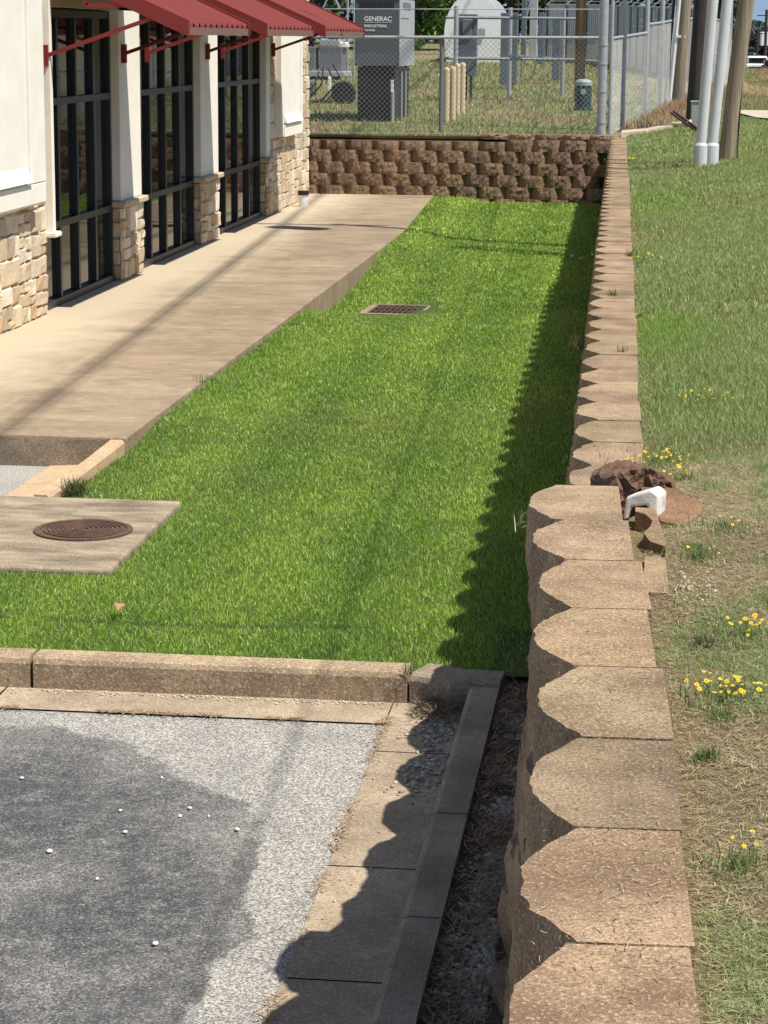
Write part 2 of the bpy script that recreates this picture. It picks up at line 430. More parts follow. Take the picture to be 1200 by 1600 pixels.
me.materials.append(M['ground']); me.polygons.foreach_set('use_smooth', [True]*len(me.polygons)); me.update()
g = bpy.data.objects.new('ground', me); col.objects.link(g); tag(g, kind='structure')

def struct(name, mb, mat): return tag(mb.build(name, mat), kind='structure')
# lower level
lowb = MB(); lowb.box(-60, -30, -.5, -.2, 37.3, -.30); struct('subsoil', lowb, M['stripsoil'])
lot = MB(); lot.add([(-30, -20, -.12), (-1.01, -20, -.12), (-1.01, 8.79, -.12), (-30, 8.79, -.12)], [(0, 1, 2, 3)]); struct('parking_lot', lot, M['asphalt'])
bay = MB(); bay.add([(-14, 12.3, -.10), (-3.72, 12.3, -.10), (-3.80, 14.05, -.10), (-14, 14.05, -.10)], [(0, 1, 2, 3)]); struct('parking_bay', bay, M['asphalt'])

def lawn_z(x, y):
    x = np.asarray(x, float); y = np.asarray(y, float)
    z = .012*np.sin(y*.9)*.5 + 0*x
    e = sstep(-2.6, -3.2, x)
    z = z + e*.06*(sstep(14, 15, y))*(1-sstep(21.0, 22.2, y)+1.3*sstep(25.5, 28.5, y))      # bank up to the walk
    z = z - .14*sstep(21.4, 22.6, y)*(1-sstep(23.5, 28, y))*sstep(-1.9, -3.0, x)   # dip at the drain
    return z
lx = np.concatenate([np.arange(-14, -4, 1.), np.arange(-4, -.2, .1)]); ly = np.arange(9.18, 37.3, .2)
V = np.array([(x, y) for y in ly for x in lx]); Zl = lawn_z(V[:, 0], V[:, 1])-.012
keep = []
for i in range(len(ly)-1):
    for j in range(len(lx)-1):
        cx = lx[j]+.05; cy = ly[i]+.1
        lim = -3.65 if cy > 30 else -3.32 if cy > 13.85 else (-3.38 if cy > 12.45 else (-2.62 if cy > 10.7 else -20))
        if cx < lim-.1: continue
        if cx > -.30-.0*cy: continue
        a_ = i*len(lx)+j; keep.append((a_, a_+1, a_+len(lx)+1, a_+len(lx)))
ls = MB(); ls.add([(x, y, z) for (x, y), z in zip(V.tolist(), Zl.tolist())], keep); o = struct('lawn_soil', ls, M['lawnsoil'])

sw = MB(); sw.box(-5.72, 14.0, -.2, -3.30, 16.49, .10); sw.add([(-5.72, 16.505, -.2), (-3.30, 16.505, -.2), (-3.30, 30.0, -.2), (-3.60, 37.3, -.2), (-5.72, 37.3, -.2), (-5.72, 16.505, .10), (-3.30, 16.505, .10), (-3.30, 30.0, .10), (-3.60, 37.3, .10), (-5.72, 37.3, .10)], [(0, 4, 3, 2, 1), (5, 6, 7, 8, 9), (0, 1, 6, 5), (1, 2, 7, 6), (2, 3, 8, 7), (3, 4, 9, 8), (4, 0, 5, 9)])
sw.box(-16, 14.0, -.2, -5.73, 18.4, .10)
o = struct('sidewalk', sw, M['walk'])
bv = o.modifiers.new('b', 'BEVEL'); bv.width = .012; bv.segments = 2
slb = MB(); slb.box(-9, 10.70, -.2, -2.62, 12.45, .022)
o = struct('inlet_slab', slb, M['slab']); bv = o.modifiers.new('b', 'BEVEL'); bv.width = .015; bv.segments = 2
ap = MB(); ap.add([(-3.72, 12.452, -.03), (-3.47, 12.452, -.005), (-3.40, 13.998, .02), (-3.62, 13.998, -.085), (-3.80, 13.998, -.095)], [(0, 1, 2, 3, 4)])
vs = []
for (xa, xb, y, zt_) in ((-3.42, -3.31, 13.997, .085), (-3.42, -3.32, 13.4, .075), (-3.46, -3.35, 12.8, .05), (-3.50, -3.39, 12.455, .03)):
    vs += [(xa, y, -.09), (xa+.02, y, zt_), (xb-.015, y, zt_), (xb, y, zt_-.02), (xb, y, -.15)]
ap.add(vs, [(5*i+j, 5*i+j+1, 5*i+j+6, 5*i+j+5) for i in range(3) for j in range(4)] + [(0, 1, 2, 3, 4), (19, 18, 17, 16, 15)])
struct('kerb_apron', ap, M['apron'])
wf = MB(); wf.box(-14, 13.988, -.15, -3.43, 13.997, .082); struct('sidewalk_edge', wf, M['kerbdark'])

def kerb_run(mb, pts, wd, top, bot, side=1, r=.03):
    """kerb with a rounded front edge along pts (front line); wd goes to the left of the direction"""
    P = [Vector((p[0], p[1], 0)) for p in pts]; prof = [(0, bot), (0, top-r), (r*.3, top-r*.3), (r, top), (wd, top), (wd, bot)]
    n = len(P); vs = []; fs = []
    for i, p in enumerate(P):
        d = (P[min(i+1, n-1)]-P[max(i-1, 0)]).normalized(); nn = Vector((-d.y, d.x, 0))*side
        for (o_, z) in prof:
            q = p+nn*o_; vs.append((q.x, q.y, z))
    k = len(prof)
    for i in range(n-1):
        for j in range(k-1):
            q = (i*k+j, (i+1)*k+j, (i+1)*k+j+1, i*k+j+1); fs.append(q[::-1] if side > 0 else q)
    fs.append(tuple(range(k))); fs.append(tuple(range((n-1)*k, n*k))[::-1])
    mb.add(vs, fs)
kb = MB()
kerb_run(kb, [(-14, 9.08), (-2.575, 9.08)], .13, .025, -.2); kerb_run(kb, [(-2.56, 9.08), (-.965, 9.08)], .13, .025, -.2)
o = struct('kerb', kb, M['kerb'])
kb = MB(); kerb_run(kb, [(-.955, 9.08), (-.9, 9.06), (-.78, 9.0), (-.575, 8.99)], .19, .015, -.2)
for (a_, b_) in ((8.98, 7.42), (7.405, 6.47), (6.455, 4.6), (4.585, -10)):
    kerb_run(kb, [(-.70, a_), (-.70, b_)], .125, 0., -.2, r=.02)
struct('kerb', kb, M['kerbdark'])
gt = MB()
def strip(mb, x0, y0, x1, y1, z): mb.add([(x0, y0, z), (x1, y0, z), (x1, y1, z), (x0, y1, z)], [(0, 1, 2, 3)])
for (a_, b_) in ((-14, -4.1), (-4.09, -2.68), (-2.67, -1.025)): strip(gt, a_, 8.78, b_, 9.085, -.112)
for (a_, b_) in ((8.42, 9.085), (7.16, 8.41), (6.22, 7.15), (5.0, 6.21), (3, 4.99), (-10, 2.99)): strip(gt, -1.02, a_, -.69, b_, -.112)
struct('gutter', gt, M['gutter'])
gsb = MB(); gsb.add([(-.58, -10, -.05), (.3, -10, -.05), (.1, 9.2, -.03), (-.58, 9.2, -.03)], [(0, 1, 2, 3)]); struct('debris_strip', gsb, M['stripsoil'])
jn = MB()
for (a_, b_) in ((16.49, 16.505),): jn.box(-5.7, a_, .05, -3.31, b_, .088)
struct('pavement_joint', jn, M['dark'])

# ------------------------------------------------------------------ retaining walls of split-face blocks
LB, HB, DB = .458, .196, .25
def block(rg, L=LB, H=HB, D=DB, n=11, rows=4, rough=.010, nosew=.088, bev=.068):
    cont = [(-L/2+.003, D)]
    def front(u):
        a = abs(u)
        v = 0 if a < nosew else (a-nosew)/(L/2-nosew)*bev
        return v + .006*max(0, 1-abs(a-nosew)/.03)
    us = [(-L/2+.003)+(L-.006)*i/(n-1) for i in range(n)]
    vs = []
    for r_ in range(rows):
        z = H*r_/(rows-1)
        edge = .007 if r_ in (0, rows-1) else 0
        w1, w2 = rg.uniform(0, 6), rg.uniform(0, 6)
        for i, u in enumerate(us):
            d = front(u) + edge*(.8+.4*rg.random()) + (rg.random()-.5)*2*rough*(.45 if n > 20 else 1) + (.001 if n > 20 else .002)*math.sin(u*38+w1) + .0012*math.sin(u*85+w2)
            if i in (0, n-1): d = front(u)+edge
            vs.append((u + (rg.random()-.5)*.008*(0 < i < n-1), d, z + ((rg.random()-.5)*.01 if 0 < r_ < rows-1 else 0)))
    fs = []
    for r_ in range(rows-1):
        for i in range(n-1):
            a = r_*n+i; fs.append((a, a+1, a+n+1, a+n))
    b = len(vs)
    vs += [(-L/2+.003, D, H), (L/2-.003, D, H), (-L/2+.003, D, 0), (L/2-.003, D, 0)]
    top0 = (rows-1)*n
    fs.append(tuple(top0+i for i in range(n))+(b+1, b))
    fs.append(tuple(r_*n for r_ in range(rows))+(b, b+2)); fs.append((b+3, b+1)+tuple(r_*n+n-1 for r_ in range(rows-1, -1, -1)))
    fs.append((b, b+1, b+3, b+2))
    return vs, fs
def put(mb, g_, x, y, z, ang, tint):
    """local u along the wall, v into the bank; ang is the direction of u"""
    c, s_ = math.cos(ang), math.sin(ang); vs, fs = g_; mb.cc = tint
    mb.add([(x + u*c - v*s_, y + u*s_ + v*c, z + h) for (u, v, h) in vs], fs)
rgb = random.Random(3)
def tint_r(a=.12, b=.06):
    k = 1+(rgb.random()-.5)*2*a; return (k*(1+(rgb.random()-.5)*b), k, k*(1+(rgb.random()-.5)*b))

wall = empty('retaining_wall', (-.3, 6, 0))
tag(wall, 'long low retaining wall of tan split-face blocks running away beside the lawn', 'wall')
def childof(o, p):
    o.parent = p; o.matrix_parent_inverse = p.matrix_world.inverted() if False else Matrix.Translation(-Vector(p.location)); return o
courses = MB()
# the wall runs along +Y with the bank on +X: u axis points to -Y (angle -90), v then points +X
def wall_dir(y): return math.atan2(1.0, float(T(y+.3)-T(y-.3))/.6)   # direction of travel
ncap = 0
for (y0, y1, ztop) in ((1.08, 6.27, 1.38), (6.27, 24.45, 1.18), (24.45, 37.0, 1.08)):
    nb_ = int(round((y1-y0)/.4635)); stp = (y1-y0)/nb_
    # cap row as single parts
    for i in range(nb_):
        y = y0+stp*(i+.5); near = ztop > 1.3
        caph = .105 if ztop < 1.1 else HB
        gshape = block(rgb, L=stp, H=caph, n=29 if near else 13, rows=6 if near else 4, rough=.006 if near else .008, nosew=rgb.uniform(.072, .098), bev=rgb.uniform(.068, .084))
        x = float(T(y)); off = 0; rot = (rgb.random()-.5)*.03
        if near and i == nb_-1: off = -.035; rot = .02
        if near and i == nb_-2: off = -.02
        off += (rgb.random()-.5)*.012
        b_ = MB(); ang = wall_dir(y)-math.pi + rot; z_j = rgb.uniform(-.004, .004)
        k = tint_r(.13, .07)
        put(b_, gshape, 0, 0, 0, ang, k)
        z = ztop-caph + (rgb.random()-.5)*.004
        o = b_.build('cap_block', M['block'], wall); o.location = (x+off+.3, y-6, z); ncap += 1
        if near:
            o.data.polygons.foreach_set('use_smooth', [False]*len(o.data.polygons))
    k = 1; zt = ztop - (.105 if ztop < 1.1 else HB)
    while zt > -.15:
        sh = stp*.5 if k % 2 else 0
        for i in range(-1, nb_+1):
            y = y0+stp*(i+.5)+sh
            if y < y0-.3 or y > y1+.3: continue
            if ztop > 1.3 and i >= nb_: continue
            zz = zt-HB
            put(courses, block(rgb, L=stp, n=9, rows=4), float(T(y))-(.010 if ztop > 1.3 else .020)*k+.002+(rgb.random()-.5)*.006, y, zz, wall_dir(y)-math.pi, tint_r(.12))
        zt -= HB; k += 1
o = courses.build('block_courses', M['block'], wall); o.location = (.3, -6, 0)

bw = empty('retaining_wall', (-3.3, 37.3, 0))
tag(bw, 'dark brown retaining wall of rough blocks closing off the far end of the lawn', 'wall')
crs = MB(); YB = 37.12
for k in range(6):
    z = -.17+k*.19 if k else -.17
    z = -.135 + k*.19
    if k == 5: pass
    for i in range(-16, 15):
        x = -3.3 + (i+(.5 if k % 2 else 0))*.435
        if x > -.70 or x < -9: continue
        top = (k == 5)
        gshape = block(rgb, L=.435, H=.189, D=.3, n=15, rows=5, rough=.009, nosew=.13, bev=.082)
        tt = tint_r(.16, .08)
        if top:
            b_ = MB(); put(b_, gshape, 0, 0, 0, rgb.uniform(-.02, .02), tt)
            if x < -2.35: 
                gshape = block(rgb, L=.435, H=.15, D=.3, n=15, rows=4, rough=.008, nosew=.125, bev=.10)
                b_ = MB(); put(b_, gshape, 0, 0, 0, rgb.uniform(-.02, .02), tt)
            o = b_.build('top_block', M['blockface'], bw); o.location = (x+3.3, YB+k*.02-37.3+rgb.uniform(-.01, .01), z-0)
        else: put(crs, gshape, x, YB+k*.02+rgb.uniform(-.008, .008), z, rgb.uniform(-.01, .01), tt)
for i in range(5):        # extra flat caps near the corner
    x = -2.62+i*.44
    gshape = block(rgb, L=.44, H=.085, D=.28, n=13, rows=4, rough=.01, nosew=.1)
    b_ = MB(); put(b_, gshape, 0, 0, 0, rgb.uniform(-.02, .02), tint_r(.15)); o = b_.build('top_block', M['blockface'], bw); o.location = (x+3.3, YB+.13-37.3, 1.005)
o = crs.build('block_courses', M['blockface'], bw); o.location = (3.3, -37.3, 0)

bf = MB(); yy = list(np.arange(.8, 37.3, .4)); vs = []
for y in yy:
    zt_ = float(np.interp(y, *ZR))-.035
    vs += [(float(T(y))+.19, y, -.4), (float(T(y))+.19, y, zt_), (float(T(y))+.5, y, zt_)]
bf.add(vs, [q for i in range(len(yy)-1) for q in ((3*i, 3*i+1, 3*i+4, 3*i+3), (3*i+1, 3*i+2, 3*i+5, 3*i+4))]); struct('backfill', bf, M['stripsoil'])
bf = MB(); bf.box(-14, 37.30, -.4, -.35, 38.6, .975); struct('backfill', bf, M['stripsoil'])
# loose pieces on the wall end
rg2 = random.Random(9)
lb = empty('loose_block', (.0, 6.62, 1.19)); tag(lb, 'loose wall block with a rough brown face tipped over behind the near wall end', 'block')
def rough_slab(nx, ny, nz, sx, sy, sz, j, seed, topflat=True):
    r_ = np.random.RandomState(seed); mb = MB()
    P = {}
    vs = []; 
    def vid(i, j_, k):
        key = (i, j_, k)
        if key not in P:
            jj = r_.uniform(-j, j, 3)
            P[key] = len(vs); vs.append((sx*(i/nx-.5)+jj[0], sy*(j_/ny-.5)+jj[1], sz*(k/nz)+jj[2]))
        return P[key]
    fs = []
    for i in range(nx):
        for j_ in range(ny):
            fs.append((vid(i,j_,nz), vid(i+1,j_,nz), vid(i+1,j_+1,nz), vid(i,j_+1,nz))); fs.append((vid(i,j_,0), vid(i,j_+1,0), vid(i+1,j_+1,0), vid(i+1,j_,0)))
    for i in range(nx):
        for k in range(nz):
            fs.append((vid(i,0,k), vid(i+1,0,k), vid(i+1,0,k+1), vid(i,0,k+1))); fs.append((vid(i,ny,k), vid(i,ny,k+1), vid(i+1,ny,k+1), vid(i+1,ny,k)))
    for j_ in range(ny):
        for k in range(nz):
            fs.append((vid(0,j_,k), vid(0,j_,k+1), vid(0,j_+1,k+1), vid(0,j_+1,k))); fs.append((vid(nx,j_,k), vid(nx,j_+1,k), vid(nx,j_+1,k+1), vid(nx,j_,k+1)))
    mb.add(vs, fs); return mb
# body: flat smooth slab sloping down to the right; split face: rough dark lump on its upper left side
bd = MB(); bd.cc = (.95, .62, .5)
pl = [(-.02, -.08, .14), (.05, -.02, .145), (.160, -.22, .120), (.155, -.30, .112), (.105, -.45, .105), (.04, -.44, .115)]
k_ = len(pl); bd.add(pl+[(x, y, z-.14) for x, y, z in pl], [tuple(range(k_))[::-1]]+[(i, i+1 if i+1 < k_ else 0, (i+1) % k_+k_, i+k_) for i in range(k_)])
bd.c = [(.74, .60, .52)]*len(bd.f)
bd.build('block_body', M['block'], lb)
fm = rough_slab(14, 9, 6, .25, .30, .11, .0085, 4); fm.v = [(x*(1-.35*abs(y)/.2), y, z*(1-(x/.16)**2*.5)) for x, y, z in fm.v]
fm.c = [(.62, .52, .5)]*len(fm.f)
o = fm.build('split_face', M['blockface'], lb); o.location = (-.045, .05, .065); o.rotation_euler = (R(-6), R(5), R(10))
# white concrete corner piece (an angle with one leg down)
wc = MB()
prof = [(-.055, 0), (-.055, .075), (.025, .115), (.052, .10), (.062, -.02), (.038, -.028), (.020, .062), (-.030, .045), (-.038, .0)]
n_ = len(prof); vs = [(x, -.05, z) for x, z in prof] + [(x, .07, z) for x, z in prof]
wc.add(vs, [tuple(range(n_)), tuple(range(n_, 2*n_))[::-1]] + [(i, i+n_, (i+1) % n_+n_, (i+1) % n_) for i in range(n_)])
o = wc.build('concrete_fragment', M['chalk']); o.scale = (.85, .85, .85); o.location = (-.01, 6.27, 1.285); o.rotation_euler = (R(-4), R(6), R(-14))
bv = o.modifiers.new('b', 'BEVEL'); bv.width = .008; bv.segments = 2
tag(o, 'white angled concrete fragment leaning on the wall end before the tipped block', 'concrete piece')
# hollow block tails exposed behind the displaced caps
ht = MB(); ht.cc = (1.02, 1, 1)
for (pl, zt_) in (([(-.03, 6.30), (.02, 6.31), (.052, 5.80), (.052, 5.74), (.012, 5.80), (-.005, 5.90), (.012, 5.98), (.018, 6.06), (0, 6.14), (-.03, 6.18)], 1.33), ([(0, 5.68), (.03, 5.715), (.052, 5.66), (.06, 5.3), (0, 5.3)], 1.315)):
    k_ = len(pl); ht.add([(x, y, 1.1) for x, y in pl]+[(x, y, zt_) for x, y in pl], [tuple(range(k_, 2*k_))[::-1]]+[(i, i+k_, (i+1) % k_+k_, (i+1) % k_) for i in range(k_)])
o = ht.build('block_tail', M['block'], wall); o.location = (.3, -6, 0)
dh = MB(); dh.box(-.06, 5.2, 1.08, .06, 6.2, 1.19); o = dh.build('cavity', M['stripsoil'], wall); o.location = (.3, -6, 0)

# ------------------------------------------------------------------ building
bld = empty('building', (-5.5, 27, .1)); tag(bld, 'stone and white stucco building with three tall dark windows under red awnings', 'building')
def bpart(mb, name, mat, parent=None, **k):
    o = mb.build(name, mat, parent or bld, **k)
    if parent is None: o.location = (5.5, -27, -.1)
    return o
core = MB(); core.box(-18, 8, -.1, -5.70, 36.25, 6.0); bpart(core, 'wall', M['header'])
hd = MB(); hd.box(-5.70, 18, 2.86, -5.50, 34, 5.9); bpart(hd, 'header', M['header'])
rgs = random.Random(21)
STC = [(.60,.48,.32), (.66,.56,.40), (.56,.43,.27), (.70,.61,.47), (.58,.40,.22), (.64,.53,.39), (.50,.40,.28), (.68,.57,.40), (.74,.66,.53)]
def stones(mb, y0, y1, z0, z1, x, jut=.025, smin=.13, axis='Y'):
    def split(a0, a1, b0, b1, depth=0):
        wdt, hgt = a1-a0, b1-b0
        mw, mh = rgs.uniform(.16, .40), rgs.uniform(.11, .27)
        if wdt > mw*1.25 and (wdt/hgt > .95 or hgt < mh*1.2) and wdt > 2*smin:
            c = a0+wdt*rgs.uniform(.36, .64); split(a0, c, b0, b1); split(c, a1, b0, b1)
        elif hgt > mh*1.25 and hgt > .18:
            c = b0+hgt*rgs.uniform(.36, .64); split(a0, a1, b0, c); split(a0, a1, c, b1)
        else:
            gp = .006; a0 += gp; a1 -= gp; b0 += gp; b1 -= gp; j = lambda s=.012: rgs.uniform(-s, s)
            d = jut*rgs.uniform(.6, 1.25); n = 4
            cr = [(a0+j(), b0+j()), (a1+j(), b0+j()), (a1+j(), b1+j()), (a0+j(), b1+j())]
            vs = []; fs = []
            for r_ in range(n+1):
                for q in range(n+1):
                    s, t = q/n, r_/n
                    p = [cr[0][i]*(1-s)*(1-t)+cr[1][i]*s*(1-t)+cr[2][i]*s*t+cr[3][i]*(1-s)*t for i in (0, 1)]
                    e = (min(s, 1-s, t, 1-t) == 0)
                    dd = 0.0 if e else d + j(.006)
                    if e: pass
                    else:
                        # pull inner ring out toward the edge for a squared shoulder
                        ks = (.08 if s < .3 else (.92 if s > .7 else s)); kt = (.08 if t < .3 else (.92 if t > .7 else t))
                        p = [cr[0][i]*(1-ks)*(1-kt)+cr[1][i]*ks*(1-kt)+cr[2][i]*ks*kt+cr[3][i]*(1-ks)*kt for i in (0, 1)]
                    vs.append((x+dd, p[0], p[1]) if axis == 'Y' else (p[0], x-dd, p[1]))
            for r_ in range(n):
                for q in range(n):
                    a = r_*(n+1)+q; fs.append((a, a+1, a+n+2, a+n+1) if axis == 'Y' else (a, a+1, a+n+2, a+n+1))
            c = STC[rgs.randrange(len(STC))]; k = rgs.uniform(.85, 1.08); mb.cc = tuple(v*k for v in c)
            mb.add(vs, fs)
    # break into chunks first so no seam runs the full height
    split(y0, y1, z0, z1)
def stone_wall(y0, y1, z0, z1, x, thick=.22):
    bk = MB(); bk.box(x-thick, y0+.006, z0, x-.004, y1-.006, z1); bpart(bk, 'wall_backing', M['mortar'])
    st = MB(); stones(st, y0, y1, z0, z1, x-.004)
    stones(st, x-thick, x, z0, z1, y0+.006, axis='X')
    bpart(st, 'stone_wall', M['stone'])
stone_wall(10, 20.36, .10, 4.6, -5.52)
stone_wall(32.62, 36.28, .10, 4.6, -5.52)
# slim jambs and pillars: stone base, ledge, stucco shaft
for (a, b_) in ((20.40, 20.46), (23.28, 24.28), (27.52, 28.66), (32.22, 32.60)):
    slim = b_-a < .2
    if not slim:
        bk = MB(); bk.box(-5.70, a+.03, .10, -5.515, b_-.03, .86); bpart(bk, 'pillar_core', M['mortar'])
        st = MB(); stones(st, a, b_, .10, .86, -5.515, jut=.035); stones(st, -5.70, -5.51, .10, .86, a+.03, axis='X'); bpart(st, 'pillar_base', M['stone'])
    if b_-a > .2:
        ld = MB(); ld.box(-5.70, a-.03, .862, -5.44, b_+.04, .925, .012); bpart(ld, 'ledge', M['ledge'])
        sf = MB(); sf.box(-5.70, a+.02, .927, -5.50, b_-.03, 3.4, .008); bpart(sf, 'pillar', M['stucco'])
    else:
        ld = MB(); ld.box(-5.70, 20.30, .80, -5.40, 20.50, .85, .012); bpart(ld, 'ledge', M['stucco'])
        sf = MB(); sf.box(-5.70, 20.365, .852, -5.44, 20.44, 3.4, .006); bpart(sf, 'jamb', M['stucco'])
# windows
for (a, b_) in ((20.47, 23.26), (24.32, 27.50), (28.70, 32.20)):
    fr = MB(); x0, x1 = -5.68, -5.585
    fr.box(x0, a, .17, x1, a+.06, 2.84); fr.box(x0, b_-.06, .17, x1, b_, 2.84)
    fr.box(x0-.01, a, .10, x1+.015, b_, .172); fr.box(x0-.01, a+.06, 2.77, x1-.004, b_-.06, 2.84)
    nw = 4
    for i in range(1, nw):
        y = a+(b_-a)*i/nw; fr.box(x0-.004, y-.032, .173, x1-.003, y+.032, 2.769)
    for zc in (.86, 2.0): fr.box(x0-.002, a+.061, zc-.032, x1+.004, b_-.061, zc+.032)
    f = bpart(fr, 'window', M['bronze'])
    gl = MB(); gl.box(-5.66, a+.01, .15, -5.632, b_-.01, 2.8); bpart(gl, 'glass', M['glass'], f)
# stucco panels with a sloped sill
for (a, b_, zb, zs) in ((12.0, 19.90, 1.14, 1.36), (32.98, 34.80, 1.19, 1.38)):
    p = MB(); p.box(-5.52, a, zb, -5.40, b_, 4.2, .01)
    o1 = bpart(p, 'stucco_panel', M['stucco'])
    q = MB()
    y0, y1 = a+.15, b_-(.52 if b_ < 30 else .16)
    q.add([(-5.402, y0, zs), (-5.34, y0, zs), (-5.34, y1, zs), (-5.402, y1, zs), (-5.398, y0, zs+.13), (-5.398, y1-.02, zs+.13)],
          [(0,1,2,3), (1,4,5,2), (0,4,1), (3,2,5)])
    q.v = [(x, y, z) for x, y, z in q.v]; bpart(q, 'sill', M['stucco'], o1)
    q = MB(); q.box(-5.405, b_-.50 if b_ < 30 else b_-.14, zs-.02, -5.37, b_-.02, 4.15, .006); q.box(-5.405, y0, zs-.2, -5.372, b_-.02, zs-.025, .006)
    bpart(q, 'trim', M['stucco'], o1)
# awnings
def awning(a, b_):
    xo, zo, xi = -4.20, 2.66, -5.50; mS = .45; zi = zo+(xo-xi)*mS
    sh = MB(); n = 34; pts = []
    k = int((b_-a-.12)/.27)
    prev = None; vs = []; fs = []
    ysx = []
    for i in range(k):
        y = a+.06+(b_-a-.12)*i/k; dy = (b_-a-.12)/k
        ysx += [(y, 0), (y+dy*.28, 0), (y+dy*.30, .018), (y+dy*.38, .018), (y+dy*.40, 0), (y+dy*.62, 0), (y+dy*.70, .042), (y+dy*.90, .042)]
    ysx.append((b_-.06, 0))
    for (y, h) in ysx: vs += [(xo+.02, y, zo+.035+h-.009), (xi, y, zi+.035+h), (xo+.02, y, zo+.022+h-.009), (xi, y, zi+.022+h)]
    for i in range(len(ysx)-1):
        p = i*4; fs += [(p, p+4, p+5, p+1), (p+2, p+3, p+7, p+6), (p, p+2, p+6, p+4)]
    sh.add(vs, fs)
    aw = bpart(sh, 'awning', M['red'])
    fb = MB(); fb.box(xo-.05, a+.05, zo-.045, xo+.022, b_-.05, zo+.024); fb.build('fascia', M['kerbdark'] if False else M['awnedge'], aw)
    for y in (a, b_-.05):
        rk = MB(); rk.add([(xo+.03, y, zo-.06), (xi, y, zi-.06), (xi, y, zi+.085), (xo+.03, y, zo+.085), (xo+.03, y+.05, zo-.06), (xi, y+.05, zi-.06), (xi, y+.05, zi+.085), (xo+.03, y+.05, zo+.085)],
              [(0,3,2,1),(4,5,6,7),(3,7,6,2),(0,1,5,4),(0,4,7,3),(1,2,6,5)])
        rk.build('rake', M['red'], aw)
    for y, pl in ((a+.025, 0), (b_-.025, 1)):
        s_ = MB(); zw = 2.43
        s_.beam((-5.46, y, zw), (-4.52, y, zo+(xo+4.52)*mS-.05), .035, .035)
        s_.box(-5.5, y-.04, zw-.10, -5.455, y+.04, zw+.09)
        s_.build('strut', M['red'], aw)
        h_ = MB(); h_.beam((-5.1, y, 2.87), (-4.66, y, 2.87), .04, .04); h_.box(-5.125, y-.02, 2.87, -5.085, y+.02, 2.98); h_.build('brace', M['red'], aw)
M['awnedge'] = plain('awning_edge_brown', (.20,.10,.075), .6, var=.1)
for (a, b_) in ((20.35, 23.45), (24.5, 27.9), (28.85, 32.75)): awning(a, b_)
ps = MB(); ps.tube([(0, 0, 0), (0, 0, .17)], .07, 14)
st_ = empty('pipe_stub', tuple(at(465, 325, 33.6))); st_.location = (-5.29, 34.3, .10)
tag(st_, 'short white pipe stub with a black cap at the far stone corner of the building', 'pipe'); ps.build('pipe', M['white'], st_)
pc = MB(); pc.tube([(0, 0, .172), (0, 0, .235)], .085, 14); pc.build('cap', M['black'], st_)

# ------------------------------------------------------------------ manhole and drain
mh = empty('manhole_cover', (-2.97, 11.58, .024)); tag(mh, 'round rusty manhole cover with concentric rings set in the concrete slab', 'manhole cover')
md = MB(); 
def ring_disc(mb, r0, r1, z, zt, n=48):
    vs = []; fs = []
    for k in range(n):
        t = 2*math.pi*k/n; c, s_ = math.cos(t), math.sin(t)
        vs += [(r0*c, r0*s_, z), (r0*c, r0*s_, zt), (r1*c, r1*s_, zt), (r1*c, r1*s_, z)]
    for k in range(n):
        p = k*4; q = ((k+1) % n)*4
        fs += [(p, p+1, q+1, q), (p+1, p+2, q+2, q+1), (p+2, p+3, q+3, q+2)]
    mb.add(vs, fs)
ring_disc(md, .0005, .228, 0, .004); md.build('lid', M['castiron'], mh)
md = MB()
for i in range(8): ring_disc(md, .028+i*.0245, .040+i*.0245, .004, .0105)
md.build('raised_rings', M['castiron'], mh)
md = MB(); ring_disc(md, .233, .262, -.01, .008, 60); md.build('frame', M['castiron'], mh)
dr = empty('drain_grate', (-2.47, 22.42, -.035)); dr.rotation_euler = (0, 0, R(-3)); tag(dr, 'square iron drain grate in a concrete frame sunk in the lawn', 'drain')
fr = MB(); fr.box(-.36, -.42, -.1, -.30, .42, .0); fr.box(.22, -.42, -.1, .38, .42, .0); fr.box(-.299, -.42, -.1, .219, -.36, -.001); fr.box(-.299, .36, -.1, .219, .42, -.001)
fr.build('frame', M['slab'], dr)
gr = MB()
for i in range(10): gr.box(-.29+i*.054, -.359, -.03, -.278+i*.054, .359, -.004)
for y in (-.12, .12): gr.box(-.299, y-.012, -.028, .219, y+.012, -.006)
gr.build('grate', M['rust'], dr); pt = MB(); pt.box(-.299, -.359, -.16, .219, .359, -.12); pt.build('pit', M['dark'], dr)
# dirt fill around the drain is the lawn itself

